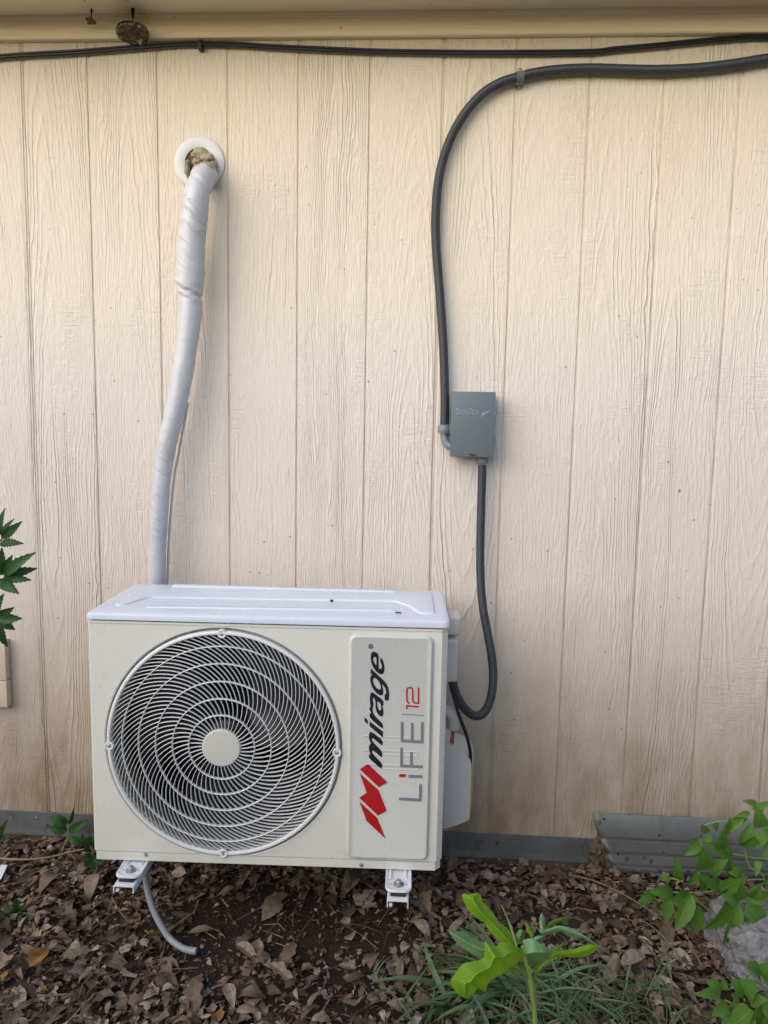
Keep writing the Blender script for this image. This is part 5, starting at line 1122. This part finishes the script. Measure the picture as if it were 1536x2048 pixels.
def serrated_plant():
    Y = -0.42
    base = aty(-60, 1715, Y); base.z = ZG
    t = thing('serrated_leaf_plant', 'dark green plant with saw toothed leaves reaching in at the left edge', 'plant', base); L = t.location
    m = MB(); a = aty(-70, 1400, Y); m.tube(spline([base, lerpv(base, a, 0.5)+Vector((-0.01, 0, 0)), a, aty(-45, 1200, Y), aty(-20, 1090, Y), aty(-5, 1075, Y)], 6), 0.003, 8)
    for P in ([(-45, 1200), (-15, 1165), (5, 1158)], [(-60, 1290), (-25, 1240), (0, 1232)], [(-25, 1095), (0, 1082), (6, 1070)]): m.tube(spline(pxs(P, Y), 5), 0.0018, 6)
    m.build('stem', 'darkstem', t, L)
    S = [((4, 1072), (6, 1016), 22), ((5, 1072), (29, 1036), 20), ((4, 1076), (45, 1042), 22), ((0, 1088), (46, 1086), 22), ((-2, 1070), (-22, 1030), 22), ((-6, 1085), (-40, 1100), 22),
         ((3, 1150), (4, 1094), 24), ((8, 1148), (24, 1110), 22), ((8, 1150), (70, 1104), 28), ((8, 1154), (74, 1136), 26), ((8, 1155), (62, 1160), 24), ((5, 1158), (38, 1188), 28), ((0, 1158), (17, 1184), 22), ((-2, 1155), (-40, 1150), 26), ((-2, 1155), (-28, 1185), 26),
         ((-6, 1232), (28, 1215), 24), ((-4, 1234), (45, 1237), 28), ((-5, 1236), (30, 1260), 26), ((-6, 1236), (13, 1298), 30), ((-8, 1225), (6, 1188), 26), ((-10, 1235), (-40, 1260), 26)]
    for i, (a, b_, w_) in enumerate(S):
        dy = rnd.uniform(-0.035, 0.02); p, q = aty(*a, Y), aty(*b_, Y+dy)
        m = MB(); m.leaf(p, q, w_/F*1.55*0.95, (rnd.gauss(0, .25), -1, rnd.uniform(0.0, 0.6)), 'ovate', 14, 8, 0.30, 0.06, rnd.uniform(0.0, 0.9), rnd.uniform(0, 0.1)); m.build('leaf', 'serr', t, L, smooth=60)
serrated_plant()
def seedling(name, label, basepx, Y, stems, leaves, mat, cat='plant', serr=6):
    base = aty(*basepx, Y); base.z = gh(base.x, base.y); t = thing(name, label, cat, base); L = t.location
    m = MB()
    for P in stems: m.tube(spline([base]+pxs(P, Y), 5), 0.0014, 6)
    m.build('stem', 'stem', t, L)
    for a, b_, w_, lv in leaves:
        p, q = aty(*a, Y), aty(*b_, Y+rnd.uniform(-.03, .01)); dep = (p-CAMP).dot(fw)
        m = MB(); m.leaf(p, q, w_/F*dep, (rnd.gauss(0, .3), -0.8, rnd.uniform(0.3, 0.8)), 'ovate', 10, serr, 0.25, 0.08, lv, 0.06); m.build('leaf', mat, t, L, smooth=60)
seedling('seedling', 'small three leaved green seedling growing against the grey flashing left of the unit', (122, 1700), -0.07, [[(128, 1690), (136, 1678), (136, 1650)], [(130, 1686), (138, 1672)]],
         [((134, 1648), (97, 1632), 24, .5), ((134, 1660), (97, 1656), 24, .35), ((137, 1648), (148, 1617), 10, .6), ((139, 1664), (175, 1640), 20, .65), ((140, 1674), (166, 1690), 18, .3), ((134, 1646), (118, 1634), 14, .4)], 'serr')
seedling('seedling', 'dark leafy seedling tucked under the lower left corner of the unit', (186, 1735), -0.16, [[(186, 1715), (180, 1690)], [(190, 1725), (200, 1722)]],
         [((182, 1692), (162, 1668), 22, .3), ((184, 1690), (190, 1664), 22, .2), ((184, 1704), (170, 1690), 20, .1), ((186, 1712), (172, 1742), 20, .35), ((190, 1712), (206, 1728), 16, .5), ((188, 1716), (192, 1744), 20, .25), ((186, 1712), (160, 1720), 18, .15), ((190, 1714), (214, 1714), 14, .3)], 'serr')
seedling('seedling', 'low green seedling with crinkled leaves on the litter at the left edge', (40, 1832), -0.33, [[(38, 1826), (25, 1822)], [(46, 1828), (60, 1828)], [(44, 1826), (70, 1830)]],
         [((26, 1826), (6, 1820), 15, .55), ((28, 1824), (14, 1800), 16, .7), ((30, 1824), (32, 1798), 16, .8), ((30, 1826), (50, 1816), 15, .6), ((28, 1828), (10, 1836), 13, .5), ((30, 1830), (46, 1836), 12, .4)], 'serr', serr=4)
seedling('seedling', 'tiny grass like green sprout among leaf litter at lower left', (52, 1920), -0.46, [[(55, 1912), (72, 1908)], [(60, 1915), (75, 1918)]], [((48, 1918), (34, 1916), 12, .6), ((52, 1916), (44, 1905), 9, .7), ((55, 1914), (72, 1895), 6, .6)], 'serr', serr=0)
seedling('seedling', 'yellowing green sprig at the left edge in front of the grey flashing', (-10, 1700), -0.10, [[(-4, 1680), (4, 1670)]], [((0, 1672), (14, 1640), 12, .8), ((0, 1676), (12, 1678), 12, .9), ((-2, 1680), (-14, 1660), 14, .6)], 'serr', serr=4)

def shrub():
    Y0 = -0.30; base = aty(1560, 1850, Y0); base.z = gh(base.x, base.y)
    t = thing('leafy_shrub', 'light green leafy shrub leaning in from the right edge over the metal sheet', 'shrub', base); L = t.location
    m = MB()
    ST = [[(1560, 1790), (1530, 1760), (1470, 1765), (1420, 1783), (1370, 1785), (1340, 1784), (1310, 1782)], [(1550, 1740), (1500, 1715), (1450, 1705), (1420, 1690), (1395, 1678)],
          [(1552, 1690), (1520, 1650), (1480, 1645), (1440, 1643), (1410, 1650)], [(1550, 1660), (1545, 1625), (1535, 1605)], [(1550, 1790), (1515, 1805), (1485, 1805), (1470, 1812)], [(1530, 1760), (1500, 1735), (1490, 1700), (1486, 1680)], [(1370, 1785), (1358, 1762), (1340, 1756)]]
    for k, P in enumerate(ST): m.tube(spline([base]+[aty(a, b_, Y0-0.01*k+0.03) for a, b_ in P], 6), 0.0017, 6)
    m.build('stem', 'stem', t, L)
    # leaves: base pixel, tip pixel, width in pixels, depth offset, tone
    S = [((1395, 1680), (1372, 1708), 22, .02, .7), ((1400, 1678), (1390, 1690), 16, .02, .8), ((1416, 1665), (1404, 1650), 14, .02, .4), ((1420, 1668), (1412, 1690), 12, .02, .5), ((1440, 1672), (1458, 1638), 20, 0, .55), ((1436, 1660), (1425, 1648), 14, 0, .4), ((1446, 1660), (1486, 1638), 16, 0, .5), ((1462, 1642), (1494, 1638), 12, 0, .35),
         ((1440, 1700), (1444, 1665), 22, 0, .35), ((1450, 1712), (1436, 1680), 26, 0, .3), ((1465, 1712), (1420, 1690), 24, .01, .25), ((1484, 1690), (1498, 1652), 24, -.01, .7), ((1478, 1690), (1508, 1676), 18, -.01, .5), ((1500, 1690), (1536, 1664), 26, -.02, .55), ((1508, 1672), (1536, 1690), 22, -.02, .5), ((1520, 1655), (1514, 1618), 24, -.03, .75), ((1525, 1655), (1545, 1640), 20, -.03, .6), ((1505, 1618), (1540, 1604), 12, -.03, .5), ((1500, 1625), (1474, 1632), 10, -.01, .7), ((1515, 1610), (1490, 1602), 12, -.02, .55), ((1520, 1606), (1520, 1628), 10, -.02, .5),
         ((1356, 1762), (1354, 1722), 18, .03, .6), ((1405, 1700), (1390, 1716), 18, .02, .45), ((1404, 1698), (1408, 1724), 20, .02, .6), ((1402, 1740), (1408, 1702), 34, -.01, .55), ((1420, 1748), (1450, 1722), 24, 0, .45), ((1460, 1752), (1455, 1716), 22, 0, .35), ((1480, 1748), (1468, 1736), 20, -.01, .85), ((1484, 1746), (1478, 1772), 16, -.01, .7), ((1490, 1744), (1462, 1746), 18, -.01, .9), ((1516, 1725), (1512, 1750), 10, -.02, .85), ((1520, 1722), (1514, 1740), 12, -.02, .8),
         ((1340, 1762), (1322, 1752), 14, .03, .7), ((1345, 1785), (1306, 1784), 22, .02, .55), ((1310, 1784), (1282, 1800), 16, .01, .6), ((1306, 1788), (1283, 1812), 10, .01, .4), ((1308, 1794), (1306, 1812), 12, .01, .3), ((1336, 1792), (1332, 1844), 20, .0, .8), ((1340, 1800), (1334, 1826), 10, .0, .9), ((1375, 1768), (1392, 1742), 16, 0, .55), ((1372, 1784), (1348, 1802), 24, -.01, .45), ((1384, 1790), (1354, 1856), 26, -.02, .6), ((1396, 1812), (1392, 1862), 24, -.02, .35), ((1380, 1786), (1376, 1800), 24, -.01, .5), ((1408, 1782), (1398, 1752), 28, -.01, .6), ((1415, 1775), (1404, 1752), 22, -.01, .65), ((1440, 1772), (1412, 1765), 24, -.01, .5),
         ((1440, 1782), (1478, 1760), 26, -.02, .35), ((1448, 1790), (1466, 1776), 24, -.02, .4), ((1458, 1795), (1416, 1856), 40, -.03, .5), ((1478, 1802), (1446, 1790), 22, -.03, .55), ((1476, 1806), (1452, 1884), 26, -.035, .5), ((1484, 1826), (1496, 1864), 22, -.035, .6), ((1490, 1808), (1532, 1852), 30, -.035, .5), ((1494, 1800), (1535, 1788), 26, -.03, .6), ((1484, 1800), (1480, 1770), 22, -.03, .45), ((1470, 1838), (1454, 1880), 22, -.036, .6), ((1500, 1795), (1520, 1775), 20, -.03, .5), ((1505, 1770), (1535, 1760), 20, -.03, .5), ((1530, 1700), (1560, 1720), 30, -.03, .5), ((1535, 1760), (1570, 1790), 30, -.03, .4)]
    for a, b_, w_, dy, tone in S:
        y = Y0-0.03+dy; p, q = aty(*a, y), aty(*b_, y+rnd.uniform(-.035, .01)); dep = (p-CAMP).dot(fw); q = p+(q-p)*1.12
        m = MB(); m.leaf(p, q, w_/F*dep*1.18, (rnd.gauss(0, .35), -0.75, rnd.uniform(0.1, 0.9)), 'ovate', 10, 0, rnd.uniform(0.15, 0.5), rnd.uniform(0.02, 0.12), min(1, max(0, tone+rnd.gauss(0, .15))), rnd.uniform(0, 0.12)); m.build('leaf', 'shrub', t, L, smooth=60)
shrub()
def corner_plant():
    Y = -0.62; base = aty(1540, 2030, Y); base.z = gh(base.x, base.y)
    t = thing('small_leafy_plant', 'low plant with rounded green leaves filling the bottom right corner', 'plant', base); L = t.location
    m = MB()
    for P in ([(1520, 2000), (1495, 1985), (1470, 1978)], [(1530, 1990), (1510, 1950), (1500, 1935)], [(1500, 2020), (1470, 2010), (1450, 2000)], [(1530, 2010), (1500, 2035), (1480, 2040)]): m.tube(spline([base]+pxs(P, Y), 5), 0.0016, 6)
    m.build('stem', 'stem', t, L)
    for a, b_, w_, dy, tone in [((1440, 1988), (1394, 1990), 22, 0, .7), ((1442, 1982), (1412, 1960), 24, 0, .65), ((1444, 1980), (1446, 1960), 22, 0, .6), ((1488, 1988), (1462, 1960), 34, -.01, .5), ((1490, 1990), (1512, 1962), 38, -.01, .55), ((1520, 1952), (1492, 1928), 34, -.02, .45), ((1522, 1950), (1540, 1925), 30, -.02, .4), ((1530, 1965), (1560, 1950), 30, -.02, .5), ((1455, 2008), (1424, 2032), 24, 0, .55), ((1462, 2005), (1472, 2022), 22, 0, .6), ((1478, 2000), (1462, 1990), 18, 0, .7), ((1505, 2020), (1462, 2055), 44, -.02, .8), ((1520, 2010), (1500, 2060), 46, -.025, .6), ((1525, 2000), (1560, 2030), 44, -.02, .7), ((1500, 2005), (1535, 2000), 26, -.02, .6), ((1530, 2030), (1545, 2070), 44, -.03, .5), ((1480, 2030), (1440, 2065), 34, -.01, .5)]:
        y = Y+dy; p, q = aty(*a, y), aty(*b_, y+rnd.uniform(-.03, .01)); dep = (p-CAMP).dot(fw)
        m = MB(); m.leaf(p, q, w_/F*dep, (rnd.gauss(0, .3), -0.6, rnd.uniform(0.5, 1)), 'ovate', 10, 0, rnd.uniform(0.1, 0.35), 0.08, tone, 0.05); m.build('leaf', 'shrub', t, L, smooth=60)
corner_plant()
